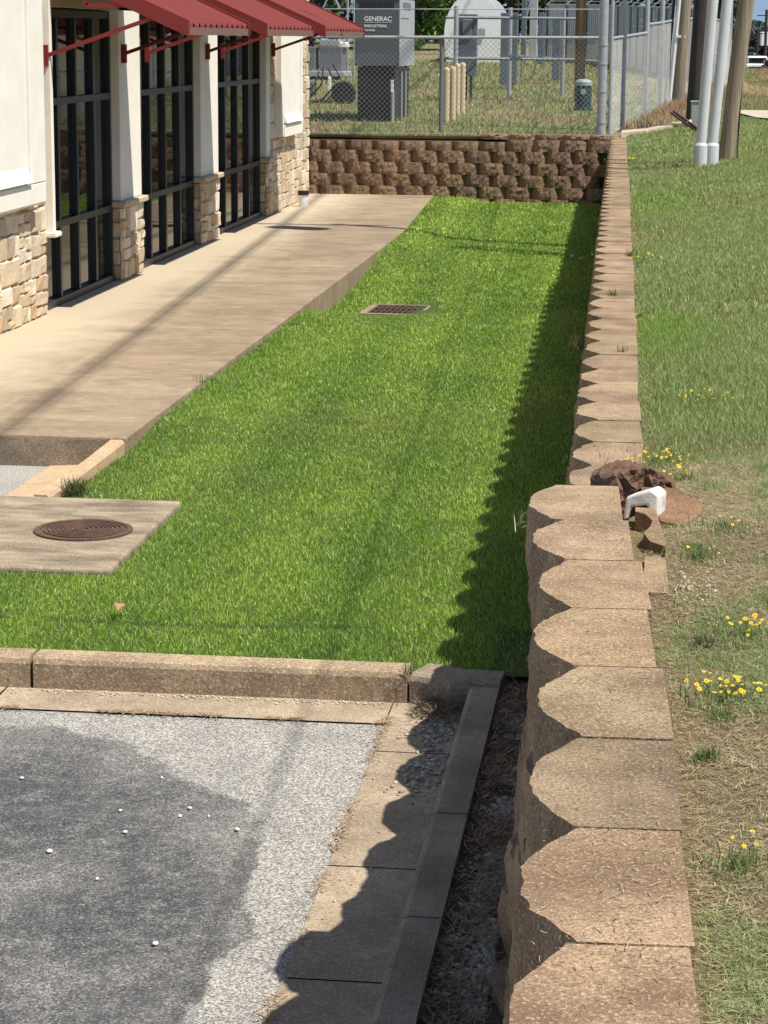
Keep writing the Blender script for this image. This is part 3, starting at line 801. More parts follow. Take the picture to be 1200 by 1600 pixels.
# ------------------------------------------------------------------ grass
def blades(name, P, h, wd, colr, mat, lean=.35, flat=None, curl=.5, label=None, seed=1):
    """P (n,3) roots, h,wd (n,), colr (n,3)"""
    r_ = np.random.RandomState(seed); n = len(P)
    az = r_.uniform(0, 2*np.pi, n); ln = np.abs(r_.normal(0, lean, n)).clip(0, 1.25) if flat is None else flat
    d = np.stack([np.cos(az), np.sin(az)], 1); 
    faz = r_.uniform(0, 2*np.pi, n); wv = np.stack([np.cos(faz), np.sin(faz), 0*faz], 1)*wd[:, None]*.5
    L1 = h*.55; a1 = ln; a2 = np.minimum(ln*(1+curl)+.15, 1.5)
    p1 = P + np.stack([d[:, 0]*np.sin(a1)*L1, d[:, 1]*np.sin(a1)*L1, np.cos(a1)*L1], 1)
    L2 = h*.45
    p2 = p1 + np.stack([d[:, 0]*np.sin(a2)*L2, d[:, 1]*np.sin(a2)*L2, np.cos(a2)*L2], 1)
    V = np.empty((n, 5, 3)); V[:, 0] = P-wv; V[:, 1] = P+wv; V[:, 2] = p1-wv*.8; V[:, 3] = p1+wv*.8; V[:, 4] = p2
    base = (np.arange(n)*5)[:, None]
    F = np.concatenate([base+np.array([[0, 1, 3]]), base+np.array([[0, 3, 2]]), base+np.array([[2, 3, 4]])], 1).reshape(-1, 3)
    C = np.repeat(colr[:, None, :], 5, 1)
    return np_mesh(name, V.reshape(-1, 3), F, mat, C.reshape(-1, 3))
def in_lawn(x, y):
    base = np.interp(y, [5.84, 9.24, 37.3], [-.40, -.44, -.92])
    lim = np.where(y > 13.85, -3.30, np.where(y > 12.47, -3.33, np.where(y > 10.69, -2.615, -20)))
    jag = (fbm(y*3+2, x*0+1)-.5)*.12 
    lim = np.where(y > 13.85, lim+jag*.5-np.clip(y-30, 0, 8)*.041, lim)
    ok = (x > lim) & (x < base+.03) & (y > 9.215) & (y < 37.2)
    dx = (x+2.47); dy = (y-22.42)
    ok &= ~((np.abs(dx+.0) < .37) & (np.abs(dy) < .42))
    ok &= ~((x > -.62) & (y < 9.9) & (rs.rand(len(x)) < .8))
    ok &= ~((x < -3.1) & (y > 12.4) & (y < 12.9) & (rs.rand(len(x)) < .75))
    return ok
LP = []; LH = []; LW = []
for (y0, y1, dens, hh, ww, xl) in ((9.2, 10.7, 9500, .028, .0042, -4.3), (10.7, 12.5, 8000, .028, .0045, -2.7), (12.4, 16, 6000, .029, .0055, -3.6), (16, 22, 3600, .031, .0075, -3.4), (22, 30, 2000, .034, .011, -3.4), (30, 37.2, 1200, .038, .016, -3.6)):
    ar = (y1-y0)*(-.35-xl); n = int(ar*dens)
    x = rs.uniform(xl, -.35, n); y = rs.uniform(y0, y1, n); k = in_lawn(x, y); x = x[k]; y = y[k]
    LP.append(np.stack([x, y, lawn_z(x, y)-.01], 1)); LH.append(rs.uniform(.6, 1.25, len(x))*hh); LW.append(rs.uniform(.7, 1.3, len(x))*ww)
LP = np.concatenate(LP); LH = np.concatenate(LH); LW = np.concatenate(LW)
x, y = LP[:, 0], LP[:, 1]
n1 = fbm(x*1.4, y*.7); n2 = fbm(x*5+9, y*3.2); r1 = rs.rand(len(x))
yel = sstep(.35, .75, n1)*.5 + .25*sstep(10, 30, y)
dk = sstep(.50, .72, n2)
stripe = .5+.5*np.sin((x+.012*y)*2*np.pi/.92+.6)
c = lerp(np.array([.20, .36, .045]), np.array([.45, .60, .095]), np.clip(yel*.6+.4*stripe, 0, 1)[:, None])
c = lerp(c, np.array([.085, .19, .025]), (dk*.22)[:, None])
edge_d = np.exp(-((x+2.05-.3*(y-14.8))**2*.9+(y-15.3)**2*.7)) + .8*np.exp(-((x+2.7)**2*2.2+(y-12.9)**2*2.5))
c = lerp(c, np.array([.19, .19, .08]), np.clip(edge_d*.45*(n2+.2), 0, .6)[:, None])
trk = np.exp(-((y-(9.78+.10*(x+2.2)**2))/.03)**2)*((x > -3.1) & (x < -1.2))*sstep(.35, .5, fbm(x*4+3, y*0+2))
LH = LH*(1-.75*trk)
c = lerp(c, np.array([.045, .06, .02]), trk[:, None]*.9)
bright = (r1 > .84)[:, None]*np.array([.20, .19, .12]); dry = (r1 < .045)[:, None]
c = (c*(.75+.5*rs.rand(len(x)))[:, None] + bright)
c = np.where(dry, np.array([.38, .33, .17]), c)
nd = np.maximum(np.abs(x+2.47)-.37, np.abs(y-22.42)-.42)
LH = LH*np.where(nd < .25, .55, 1)*np.where((np.abs(x+2.47) < .5) & (y > 20.9) & (y < 22.05), .45, 1)
lawn = blades('lawn_grass', LP, LH, LW, c, M['grass'], lean=.55, seed=2); tag(lawn, 'bright green mown lawn filling the sunken strip between sidewalk and wall', 'grass', kind='stuff')

# grass on the bank at the right
RP = []; RH = []; RW = []; RC = []; RL = []
def bank(y0, y1, dens, hh, ww, smax):
    n = int((y1-y0)*smax*dens); y = rs.uniform(y0, y1, n); s = rs.uniform(.0, smax, n)
    x = T(y)+.25+s
    n1 = fbm(x*1.6, y*.8+30); n2 = fbm(x*4.5+7, y*2.3); n3 = fbm(x*.8+3, y*.35+1)
    nearr = 1-sstep(6.8, 8.6, y)
    green = np.clip(.10+(n2-.50)*3.2, .05, .72)*nearr + (1-nearr)*np.clip(.74+(n1-.5)*2.0, .3, 1)
    # bright patch beside the wall
    patch = np.exp(-(((s-.10)/.25)**2+((y-11.6)/1.0)**2)) + np.exp(-(((s-.3)/.4)**2+((y-21)/1.6)**2))*.8
    bare = np.exp(-((s/.17)**2))*((y > 8.2) & (y < 20))*(fbm(y*1.1, s*0+4) > .42)
    keep = rs.rand(n) < np.clip(.75+.25*green-.55*bare+.35*(1-nearr), .12, 1)
    x, y, s, n1, n2, green, patch, nearr, bare = [q[keep] for q in (x, y, s, n1, n2, green, patch, nearr, bare)]
    r1 = rs.rand(len(x))
    isg = (r1 < green) | (r1 < patch)
    cg = lerp(np.array([.19, .25, .075]), np.array([.44, .52, .21]), rs.rand(len(x))[:, None]*.6+n1[:, None]*.4)
    cg = lerp(cg, np.array([.27, .40, .08]), np.clip(patch, 0, 1)[:, None])
    cdry = lerp(np.array([.16, .11, .06]), np.array([.66, .54, .32]), rs.rand(len(x))[:, None]**1.2)
    cc = np.where(isg[:, None], cg, cdry)
    h = hh*rs.uniform(.5, 1.35, len(x))*np.where(isg, 1, .8)*np.where(s < .05, .6, 1)
    RP.append(np.stack([x, y, gz(x, y)-.005+(fbm(x*1.3+40, y*1.3+9)-.5)*.035], 1)); RH.append(h); RW.append(ww*rs.uniform(.6, 1.3, len(x))); RC.append(cc)
    RL.append(np.where(isg, np.abs(rs.normal(.35+.5*nearr, .5, len(x))), rs.uniform(.9, 1.5, len(x))).clip(0, 1.52))
bank(2.2, 5, 95000, .026, .0018, .46); bank(5, 8, 60000, .030, .0024, .75); bank(8, 12, 16000, .042, .0042, 1.0); bank(12, 20, 7000, .045, .0068, 1.45); bank(20, 30, 3000, .05, .010, 2.0); bank(30, 46, 1000, .06, .018, 3.0)
RP = np.concatenate(RP); RH = np.concatenate(RH); RW = np.concatenate(RW); RC = np.concatenate(RC); RL = np.concatenate(RL)
o = blades('bank_grass', RP, RH, RW, RC, M['grass'], flat=RL, seed=3); tag(o, 'patchy green and straw coloured grass on the bank behind the wall', 'grass', kind='stuff')
# yard grass
n = 34000; y = 37.6+rs.power(1.6, n)[::-1]*0+rs.uniform(0, 1, n)**1.5*40; x = rs.uniform(-1, 1, n)*0 + (-11+rs.rand(n)*11.5)
k = x < np.interp(y, [38, 43.7, 49.8, 54.5, 70, 130], [-1.0, -.3, .2, .7, 2.0, 6]); x = x[k]; y = y[k]
n1 = fbm(x*.9, y*.45+30)
isg = rs.rand(len(x)) > np.clip(sstep(.46, .66, n1)*.65+.08, 0, 1)
c = np.where(isg[:, None], lerp(np.array([.18, .23, .055]), np.array([.36, .40, .13]), rs.rand(len(x))[:, None]), lerp(np.array([.28, .20, .11]), np.array([.50, .40, .22]), rs.rand(len(x))[:, None]))
o = blades('yard_grass', np.stack([x, y, gz(x, y)], 1), rs.uniform(.05, .12, len(x)), rs.uniform(.015, .03, len(x))*(y/45), c, M['grass'], lean=.6, seed=4)
tag(o, 'rough olive and tan grass in the fenced utility yard', 'grass', kind='stuff')

# taller dry growth along the right fence and the dry verge beyond the driveway
n = 30000; y = np.concatenate([rs.uniform(39.5, 60, 9000), 46+84*rs.rand(21000)**1.3]); 
x = np.concatenate([np.interp(y[:9000], [38, 43.7, 49.8, 54.5, 70], [-.8, -.2, .3, .9, 1.9])+np.abs(rs.normal(0, .45, 9000)), np.interp(y[9000:], [46, 130], [.6, 2.6])+rs.rand(21000)*np.interp(y[9000:], [46, 130], [2.6, 5])])
kk = ~((x > 1.4) & (y > 41) & (y < 46.4)); tall = (np.arange(n) < 9000)[kk]; x = x[kk]; y = y[kk]; n = len(x)
n1 = fbm(x*.8+4, y*.12+8); n2 = fbm(x*2+4, y*.3+8)
C = lerp(np.array([.30, .20, .11]), np.array([.62, .49, .29]), rs.rand(n)[:, None]); C = lerp(C, np.array([.42, .25, .15]), (sstep(.5, .65, n2)*.6)[:, None])
gg = (n1 > .56) | ((y > 46) & (y < 54) & (x > 1.3)) | (y > 120); C = np.where((gg & (rs.rand(n) < .8))[:, None], lerp(np.array([.17, .22, .06]), np.array([.33, .37, .14]), rs.rand(n)[:, None]), C)
o = blades('verge_grass', np.stack([x, y, gz(x, y)], 1), np.where(tall, rs.uniform(.06, .26, n), rs.uniform(.05, .14, n)), rs.uniform(.010, .02, n)*np.where(tall, 1, y/55), C, M['grass'], lean=.7, seed=14)
tag(o, 'dry tan verge grass beyond the driveway and along the right hand fence', 'grass', kind='stuff')
# grass clippings on the wall caps and dry litter in the debris strip
def litter(name, P, L, wd, C, seed, label, zv=.3):
    r_ = np.random.RandomState(seed); n = len(P); az = r_.uniform(0, 2*np.pi, n); el = r_.uniform(-.05, zv, n)
    d = np.stack([np.cos(az)*np.cos(el), np.sin(az)*np.cos(el), np.sin(el)], 1)*L[:, None]
    sd = np.stack([-np.sin(az), np.cos(az), 0*az], 1)*wd[:, None]*.5
    bend = np.stack([-np.sin(az), np.cos(az), 0*az], 1)*(r_.uniform(-.25, .25, n)*L)[:, None]
    V = np.empty((n, 5, 3)); V[:, 0] = P-sd; V[:, 1] = P+sd; V[:, 2] = P+d*.5+bend-sd; V[:, 3] = P+d*.5+bend+sd; V[:, 4] = P+d
    base = (np.arange(n)*5)[:, None]
    F = np.concatenate([base+np.array([[0, 1, 3]]), base+np.array([[0, 3, 2]]), base+np.array([[2, 3, 4]])], 1).reshape(-1, 3)
    o = np_mesh(name, V.reshape(-1, 3), F, M['straw'], np.repeat(C[:, None, :], 5, 1).reshape(-1, 3))
    return tag(o, label, 'litter', kind='stuff')
n = 3400; y = rs.uniform(2.0, 6.2, n); cl = sstep(.45, .65, fbm(y*3, y*0+8)); v = rs.uniform(.03, .245, n)
x = T(y)+v; kk = (rs.rand(n) < .35+.65*cl) & ((v > .11) | (rs.rand(n) < .3)); x = x[kk]; y = y[kk]
off = np.where(y > 5.8, -.05, 0); n = len(x)
C = lerp(np.array([.24, .16, .08]), np.array([.52, .42, .25]), rs.rand(n)[:, None]); C = np.where((rs.rand(n) < .18)[:, None], np.array([.22, .24, .09]), C)
C = np.where((rs.rand(n) < .12)[:, None], np.array([.10, .06, .035]), C)
litter('grass_clippings', np.stack([x+off, y, 0*x+1.3835], 1), rs.uniform(.006, .028, n)*(1+1.2*(rs.rand(n) > .93)), rs.uniform(.0007, .0016, n), C, 5, 'fine dry grass clippings scattered on the nearest wall caps', .12)
n = 125000; y = 2.2+(8.6-2.2)*rs.rand(n); sx_ = rs.rand(n)*(.42+.055*(y-2.2)); x = T(y)+.27+sx_
kk = (rs.rand(n) < .35+.65*sstep(.35, .6, fbm(x*7+3, y*3.5))) & (rs.rand(n) < np.clip(1.25-(y-6.2)*.5, 0, 1)); x = x[kk]; y = y[kk]; n = len(x)
C = lerp(np.array([.15, .105, .055]), np.array([.62, .50, .30]), rs.rand(n)[:, None]**1.4); C = np.where((rs.rand(n) < .16+.5*sstep(.50, .68, fbm(x*4.5+7, y*2.3)))[:, None], lerp(np.array([.14, .18, .06]), np.array([.30, .37, .14]), rs.rand(n)[:, None]), C)
litter('straw_thatch', np.stack([x, y, gz(x, y)+(fbm(x*1.3+40, y*1.3+9)-.5)*.035+rs.uniform(-.002, .012, n)], 1), rs.uniform(.010, .045, n)*(1+.8*(rs.rand(n) > .96)), rs.uniform(.0006, .0014, n), C, 12, 'matted dry straw covering the bank beside the nearest wall caps', .22)
n = 9000; y = rs.uniform(3.5, 9.25, n); x = rs.uniform(-.57, -.40, n)
kk = (rs.rand(n) < .25+.75*sstep(.4, .6, fbm(x*9, y*4+3))); x = x[kk]; y = y[kk]; n = len(x)
C = lerp(np.array([.12, .07, .04]), np.array([.42, .30, .17]), rs.rand(n)[:, None]**1.3)
litter('dry_litter', np.stack([x, y, 0*x-.03+rs.uniform(0, .02, n)], 1), rs.uniform(.02, .08, n), rs.uniform(.002, .004, n), C, 6, 'brown dry grass litter lying between the kerb and the wall foot', .5)
n = 2400; y = np.concatenate([rs.uniform(5.5, 9.05, n//2), 8.79+rs.normal(0, .012, n//2)]); x = np.concatenate([-1.02+rs.normal(0, .012, n//2), rs.uniform(-2.8, -1.0, n//2)])
kk = fbm(x*5+2, y*5) > .52; x = x[kk]; y = y[kk]; n = len(x)
C = lerp(np.array([.16, .09, .05]), np.array([.55, .42, .26]), rs.rand(n)[:, None])
litter('edge_litter', np.stack([x, y, 0*x-.108], 1), rs.uniform(.01, .045, n), rs.uniform(.002, .004, n), C, 8, 'dead grass and grit caught along the asphalt and gutter joint', .25)
n = 700; y = np.abs(rs.normal(0, .12, n)); x = -.92+rs.rand(n)*.22; y = 9.03-y*1.2
C = lerp(np.array([.05, .035, .02]), np.array([.25, .17, .10]), rs.rand(n)[:, None])
litter('corner_litter', np.stack([x, y, 0*x-.10+rs.uniform(0, .03, n)], 1), rs.uniform(.02, .07, n), rs.uniform(.002, .005, n), C, 9, 'dark dead leaves and twigs heaped in the shaded kerb corner', .6)

# gravel
def pebbles(name, P, S, C, seed, label):
    r_ = np.random.RandomState(seed); n = len(P)
    ico = np.array([(0, 0, 1), (.9, 0, .3), (.28, .85, .3), (-.72, .53, .3), (-.72, -.53, .3), (.28, -.85, .3), (.7, .5, -.4), (-.3, .8, -.4), (-.85, 0, -.4), (-.3, -.8, -.4), (.7, -.5, -.4)])
    F0 = np.array([(0,1,2),(0,2,3),(0,3,4),(0,4,5),(0,5,1),(1,6,2),(2,7,3),(3,8,4),(4,9,5),(5,10,1),(2,6,7),(3,7,8),(4,8,9),(5,9,10),(1,10,6)])
    k = len(ico); J = r_.uniform(.7, 1.25, (n, k, 1)); a = r_.uniform(0, 6.28, n)
    V = ico[None]*J*np.stack([r_.uniform(.7, 1.3, n), r_.uniform(.7, 1.2, n), r_.uniform(.4, .8, n)], 1)[:, None, :]*S[:, None, None]
    ca, sa = np.cos(a)[:, None], np.sin(a)[:, None]
    V = np.stack([V[..., 0]*ca-V[..., 1]*sa, V[..., 0]*sa+V[..., 1]*ca, V[..., 2]], -1)+P[:, None, :]
    F = (np.arange(n)*k)[:, None, None]+F0[None]
    o = np_mesh(name, V.reshape(-1, 3), F.reshape(-1, 3), M['gravel'], np.repeat(C[:, None, :], k, 1).reshape(-1, 3))
    if label: tag(o, label, 'gravel', kind='stuff')
    return o
n = 5200; y = rs.uniform(3.2, 8.7, n); x = -.40-np.abs(rs.normal(0, .055, n)); kk = (fbm(x*6+5, y*3.3) > .42) & (x > -.57); x = x[kk]; y = y[kk]
x2 = -.80+rs.normal(0, .045, 260); y2 = np.concatenate([rs.normal(8.72, .12, 130), rs.normal(8.2, .16, 130)])
x = np.concatenate([x, x2]); y = np.concatenate([y, y2]); z = np.where(x < -.7, -.108, -.035+.008*rs.rand(len(x))); n = len(x)
C = lerp(np.array([.24, .21, .17]), np.array([.56, .53, .47]), rs.rand(n)[:, None])
pebbles('gravel', np.stack([x, y, z], 1), rs.uniform(.006, .015, n), C, 3, 'pale limestone gravel along the shaded foot of the wall')
n = 420; x = np.concatenate([rs.uniform(-2.8, -1.05, 260), rs.uniform(-1.0, -.75, 40), .07+rs.rand(120)*.10]); y = np.concatenate([9.06-np.abs(rs.normal(0, .03, 260)), rs.uniform(6.5, 9, 40), 5.3+rs.normal(0, .18, 120)])
z = np.where(x > 0, gz(x, y)+.004, -.108); C = lerp(np.array([.36, .30, .22]), np.array([.66, .60, .50]), rs.rand(n)[:, None])
pebbles('grit', np.stack([x, y, z], 1), rs.uniform(.0025, .0075, n)*np.where(x > 0, .7, 1), C, 4, 'loose pale grit in the gutter below the kerb')
# countable white stones on the asphalt
spots = [(77, 1331, .012), (281, 1276, .013), (296, 1263, .010), (370, 1297, .012), (196, 1301, .009), (188, 1267, .009), (242, 1475, .014), (34, 1216, .008), (253, 1216, .007), (326, 1276, .006), (152, 1374, .007)]
sp_l = ['white pebble near the left edge on the asphalt, largest of the middle row', 'white pebble in the middle of the dark asphalt, larger of a touching pair', 'small white pebble just behind the larger one of the pair',
 'white pebble nearest the right edge of the dark asphalt patch', 'small white pebble below and left of the pebble pair', 'small white pebble left of the pebble pair', 'big white pebble on its own on the foreground asphalt',
 'tiny white pebble by the left edge nearest the gutter', 'tiny white pebble between the gutter and the pebble pair', 'speck-like pebble right of the touching pair', 'tiny pebble between the left and middle white pebbles']
for i, (px, py, s_) in enumerate(spots):
    r = fw + rt*((px-600)/3560) - up*((py-800)/3560); t = (-.115-EYE.z)/r.z; p = EYE+r*t
    o = pebbles('pebble', np.zeros((1, 3)), np.array([s_*.95]), np.array([[.85, .83, .79]]), 20+i, None)
    o.location = (p.x, p.y, -.112); tag(o, sp_l[i], 'pebble', 'white pebbles on the asphalt')
# dead leaf on the lawn
lf = MB(); lf.cc = (.36, .19, .11); lf.add([(0, -.045, 0), (.03, -.01, .02), (.012, .05, .006), (-.03, .01, .022), (0, 0, .004), (.045, .02, .012)], [(0, 1, 4), (1, 5, 2, 4), (4, 2, 3), (0, 4, 3)])
o = lf.build('dead_leaf', M['straw']); o.location = (-2.37, 9.88, .045); tag(o, 'curled brown leaf on the lawn near the front kerb', 'leaf')

# ------------------------------------------------------------------ yellow flowers
def flower_clump(px, py, z, rad, nf, label, tall=.045, folgreen=True):
    r = fw + rt*((px-600)/3560) - up*((py-800)/3560); t = (z+tall*.6-EYE.z)/r.z; p = EYE+r*t
    zz = float(gz(p.x, p.y)); e = empty('flower_clump', (p.x, p.y, zz)); tag(e, label, 'flowers', 'yellow wildflowers on the bank')
    r_ = np.random.RandomState(int(px+py)); n = int(520*max(.35, rad/.12))
    a = r_.uniform(0, 6.28, n); q = np.abs(r_.normal(0, rad*.95, n)); P = np.stack([q*np.cos(a), q*np.sin(a), 0*q], 1)
    C = lerp(np.array([.10, .17, .045]), np.array([.27, .34, .12]), r_.rand(n)[:, None])
    sc_w = .0025*max(1, p.y/6)
    o = blades('foliage', P, r_.uniform(.5, 1.0, n)*tall, np.full(n, sc_w), C, M['grass'], lean=1.0, seed=int(px)); o.parent = e
    fl = MB(); pet = MB()
    V_ = []
    for i in range(nf):
        a_, q_ = r_.uniform(0, 6.28), rad*r_.rand()**.8; h_ = tall*r_.uniform(.35, 1.1); c_ = Vector((q_*math.cos(a_), q_*math.sin(a_), h_))
        s_ = r_.uniform(.0032, .0072)*max(1, p.y/9); tl = Vector((r_.uniform(-.5, .5), r_.uniform(-.9, .1), 1)).normalized()
        u_ = tl.orthogonal().normalized(); w_ = tl.cross(u_)
        k_ = 7; ring = [c_+(u_*math.cos(t_*math.pi/k_)+w_*math.sin(t_*math.pi/k_))*(s_ if t_ % 2 == 0 else s_*.55) for t_ in range(2*k_)]
        fl.cc = (.90, .62, .02); b0 = c_-tl*s_*.15
        fl.add([b0]+ring, [(0, t_+1, (t_+1) % (2*k_)+1) for t_ in range(2*k_)])
        fl.cc = (.62, .36, .02); fl.add([c_+tl*s_*.35]+[c_+(u_*math.cos(t_*1.257)+w_*math.sin(t_*1.257))*s_*.4+tl*s_*.05 for t_ in range(5)], [(0, t_+1, (t_+1) % 5+1) for t_ in range(5)])
    fl.build('blossoms', M['straw'], e)
fc = [(1140, 1080, 1.32, .085, 34, 'largest yellow flower clump, on the bank beside the fifth nearest wall cap'), (1170, 985, 1.32, .06, 16, 'yellow flower clump just behind the largest one at the right edge'),
      (1160, 1345, 1.32, .045, 5, 'sparse yellow flowers in the foreground straw, nearest the camera'), (1040, 700, 1.2, .15, 42, 'wide yellow flower patch beside the wall just behind the tipped block'),
      (1065, 745, 1.2, .07, 12, 'small yellow flower patch right behind the tipped block'), (1102, 606, 1.2, .12, 22, 'yellow flower patch on the bank beyond the wide wall-side patch'),
      (1020, 398, 1.15, .22, 16, 'pale yellow flower patch by the wall, farthest large patch from the camera'), (1135, 850, 1.25, .05, 5, 'few yellow flowers in the grass right of the white concrete fragment'),
      (1095, 875, 1.28, .05, 4, 'lone yellow flower tuft below the tipped block'), (990, 484, 1.15, .06, 4, 'tiny yellow flower tuft at the edge of the wall caps'), (985, 245, 1.1, .16, 8, 'faint yellow flower patch near the far end of the wall')]
for q in fc: flower_clump(*q)

# tufts growing out of cap joints
def tuft(px, py, z, n, hgt, label, colr=(.16, .17, .06), name='weed', group='weeds growing in the wall'):
    r = fw + rt*((px-600)/3560) - up*((py-800)/3560); t = (z-EYE.z)/r.z; p = EYE+r*t
    r_ = np.random.RandomState(int(px)); P = np.stack([r_.normal(0, hgt*.35, n), r_.normal(0, hgt*.35, n), 0*np.ones(n)], 1)
    C = np.array(colr)*r_.uniform(.6, 1.5, (n, 1))
    o = blades(name, P, hgt*r_.uniform(.6, 1.2, n), np.full(n, .0032*max(1, p.y/8)), C, M['grass'], lean=.9, seed=int(py)); o.location = p
    tag(o, label, 'weed', group)
tuft(985, 400, 1.18, 40, .05, 'olive weed tuft on the wall cap, farthest of the cap weeds'); tuft(957, 462, 1.18, 40, .05, 'flat weed tuft in a wall cap joint, second from the far end')
tuft(972, 550, 1.18, 30, .04, 'faint weed in the cap joint beside the bright grass patch'); tuft(903, 545, 1.0, 60, .10, 'dry weed hanging off the shaded wall face', (.13, .10, .05))
tuft(822, 822, 1.12, 18, .09, 'pale grass blades sticking out from the nose of the wall end', (.40, .40, .22)); tuft(640, 1050, .02, 24, .07, 'green sprig in the front kerb joint', (.14, .18, .06))
tuft(318, 598, .11, 30, .09, 'small green weed at the lawn end of the sidewalk joint', (.2, .28, .08)); tuft(1105, 1190, 1.32, 220, .03, 'dark green grass tuft in the straw beside the second cap', (.19, .24, .09), 'grass_tuft', 'grass tufts on the bank')
tuft(1130, 1130, 1.32, 220, .03, 'green grass tuft below the largest yellow flowers', (.17, .25, .08), 'grass_tuft', 'grass tufts on the bank'); tuft(1085, 862, 1.3, 200, .03, 'bright green grass tuft beside the hollow block tails', (.14, .26, .05), 'grass_tuft', 'grass tufts on the bank')
tuft(1100, 1010, 1.32, 180, .03, 'grey green grass tuft at the edge of the caps', (.22, .25, .13), 'grass_tuft', 'grass tufts on the bank')
tuft(115, 770, .0, 260, .10, 'dark weedy tuft in the corner by the inlet slab', (.10, .13, .045), 'grass_tuft', 'grass tufts on the bank')

# ------------------------------------------------------------------ fences
def chainlink(mb, p, q, z0, z1, pitch=.085, r=.0032):
    p = Vector((p[0], p[1])); q = Vector((q[0], q[1])); L = (q-p).length; d = (q-p)/L; H = z1(0)-z0(0)
    nx = int(L/pitch)+1; ext = int(H/pitch)+1
    for sgn in (1, -1):
        for i in range(-ext, nx+ext):
            u0 = i*pitch; u1 = u0+sgn*H
            a, b = (u0, 0.0), (u1, 1.0)
            ulo, uhi = min(a[0], b[0]), max(a[0], b[0])
            if uhi <= 0 or ulo >= L: continue
            def clip(u): 
                t = (u-u0)/(u1-u0); return t
            ts = sorted((clip(0), clip(L))); t0 = max(0, ts[0]); t1 = min(1, ts[1])
            if t1-t0 < .01: continue
            def pos(t):
                u = u0+(u1-u0)*t; xy = p+d*u; return Vector((xy.x, xy.y, z0(u)+(z1(u)-z0(u))*t))
            A, B = pos(t0), pos(t1); off = Vector((d.y, -d.x, 0))*.003*sgn
            mb.tube([A+off, B+off], r, 3, cap=False)
yz = lambda x, y: float(gz(x, y))
ff = empty('chain_link_fence', (-3.56, 37.95, 1.0)); tag(ff, 'galvanised chain link fence standing along the top of the far brown block wall', 'fence')
def fpart(mb, name, mat, par=ff): o = mb.build(name, mat, par); o.location = -Vector(par.location); return o
FZ0, FZ1 = 1.03, 2.60
ms = MB(); chainlink(ms, (-11, 37.98), (-1.0, 37.98), lambda u: FZ0, lambda u: FZ1); fpart(ms, 'mesh', M['wire'])
rl = MB(); rl.tube([(-11, 37.95, FZ1-.01), (-1.0, 37.95, FZ1+.03)], .024, 8); fpart(rl, 'top_rail', M['galv'])
rl = MB(); rl.tube([(-11, 37.95, FZ0+.03), (-1.0, 37.95, FZ0+.03)], .008, 6); fpart(rl, 'tension_wire', M['wire'])
for x in (-9.5, -6.6, -3.56):
    p = MB(); p.tube([(x, 37.99, .9), (x, 37.99, 2.66)], .036, 10); fpart(p, 'post', M['galvdark'])
for z in (3.05, 3.22):
    bwire = MB(); bwire.tube([(-11, 38.0, z-.01), (-1.0, 38.0, z+.03)], .008, 5); fpart(bwire, 'barbed_wire', M['wire'])
p = MB(); p.tube([(-.93, 38.2, .9), (-.93, 38.2, 3.5)], .075, 16); o = fpart(p, 'terminal_post', M['galv'])
for z in (1.25, 1.75, 2.2, 2.5):
    bnd = MB(); bnd.tube([(-.93, 38.2, z), (-.93, 38.2, z+.03)], .083, 16); fpart(bnd, 'band', M['galv'], ff)

sf = empty('chain_link_fence', (0, 46, 1.1)); tag(sf, 'tall chain link fence with silver posts running away beside the utility poles', 'fence')
pts = [(-.80, 38.5), (-.62, 40.2), (-.26, 43.73), (.02, 46.6), (.25, 49.77), (.82, 54.5), (1.35, 60), (2.0, 68)]
for i in range(len(pts)-1):
    a, b_ = pts[i], pts[i+1]; za, zb = yz(*a), yz(*b_); L = math.dist(a, b_); hh = 1.6 if i < 2 else 1.75
    ms = MB(); chainlink(ms, a, b_, lambda u: za+(zb-za)*u/L+.03, lambda u: za+(zb-za)*u/L+hh, pitch=.075, r=.0010 if i else .0016)
    fpart(ms, 'mesh', M['wire'], sf)
    rl = MB(); rl.tube([(a[0], a[1], za+hh), (b_[0], b_[1], zb+hh)], .024, 8); rl.tube([(a[0], a[1], za+2.35), (b_[0], b_[1], zb+2.35)], .02, 8); fpart(rl, 'rail', M['galv'], sf)
for i, (x_, y_) in enumerate(pts):
    z_ = yz(x_, y_); p = MB(); p.tube([(x_, y_, z_-.1), (x_, y_, z_+(2.5 if i != 1 else 2.5))], .045 if i else .03, 10); fpart(p, 'post', M['galv'], sf)
    if i > 1:
        p = MB(); p.beam((x_, y_, z_+2.45), (x_+.42, y_, z_+2.8), .03, .03); fpart(p, 'barb_arm', M['galv'], sf)

# ------------------------------------------------------------------ generator
gx0, gx1, gy0, gy1 = -5.50, -4.68, 41.75, 44.3; gz0 = 1.06
ge = empty('generator', (-5.1, 41.8, gz0)); tag(ge, 'grey standby generator with white lettering on a black base tank', 'generator')
def gp(mb, name, mat, par=None, **k):
    o = mb.build(name, mat, par or ge, **k)
    if par is None: o.location = -Vector(ge.location)
    return o
b_ = MB(); b_.box(gx0+.05, gy0+.04, 1.0, gx1-.09, gy1-.1, 2.09, .01); gp(b_, 'base_tank', M['black'])
b_ = MB(); b_.box(gx0-.25, gy0-.12, .98, gx1+.05, gy1+.1, 1.10, .01); gp(b_, 'pad', M['kerb'])
b_ = MB(); b_.box(gx0, gy0, 2.10, gx1-.012, gy1, 3.34, .012); en = gp(b_, 'enclosure', M['gengray'])
b_ = MB(); b_.box(gx1-.010, gy0+.004, 2.10, gx1, gy1-.01, 3.33); gp(b_, 'sunlit_side', M['genside'])  # sun on this side painted in as a lighter grey sheet
b_ = MB(); b_.box(gx0-.03, gy0-.03, 3.345, gx1+.03, gy1+.03, 3.40, .01); gp(b_, 'roof', M['gengray'])
b_ = MB()
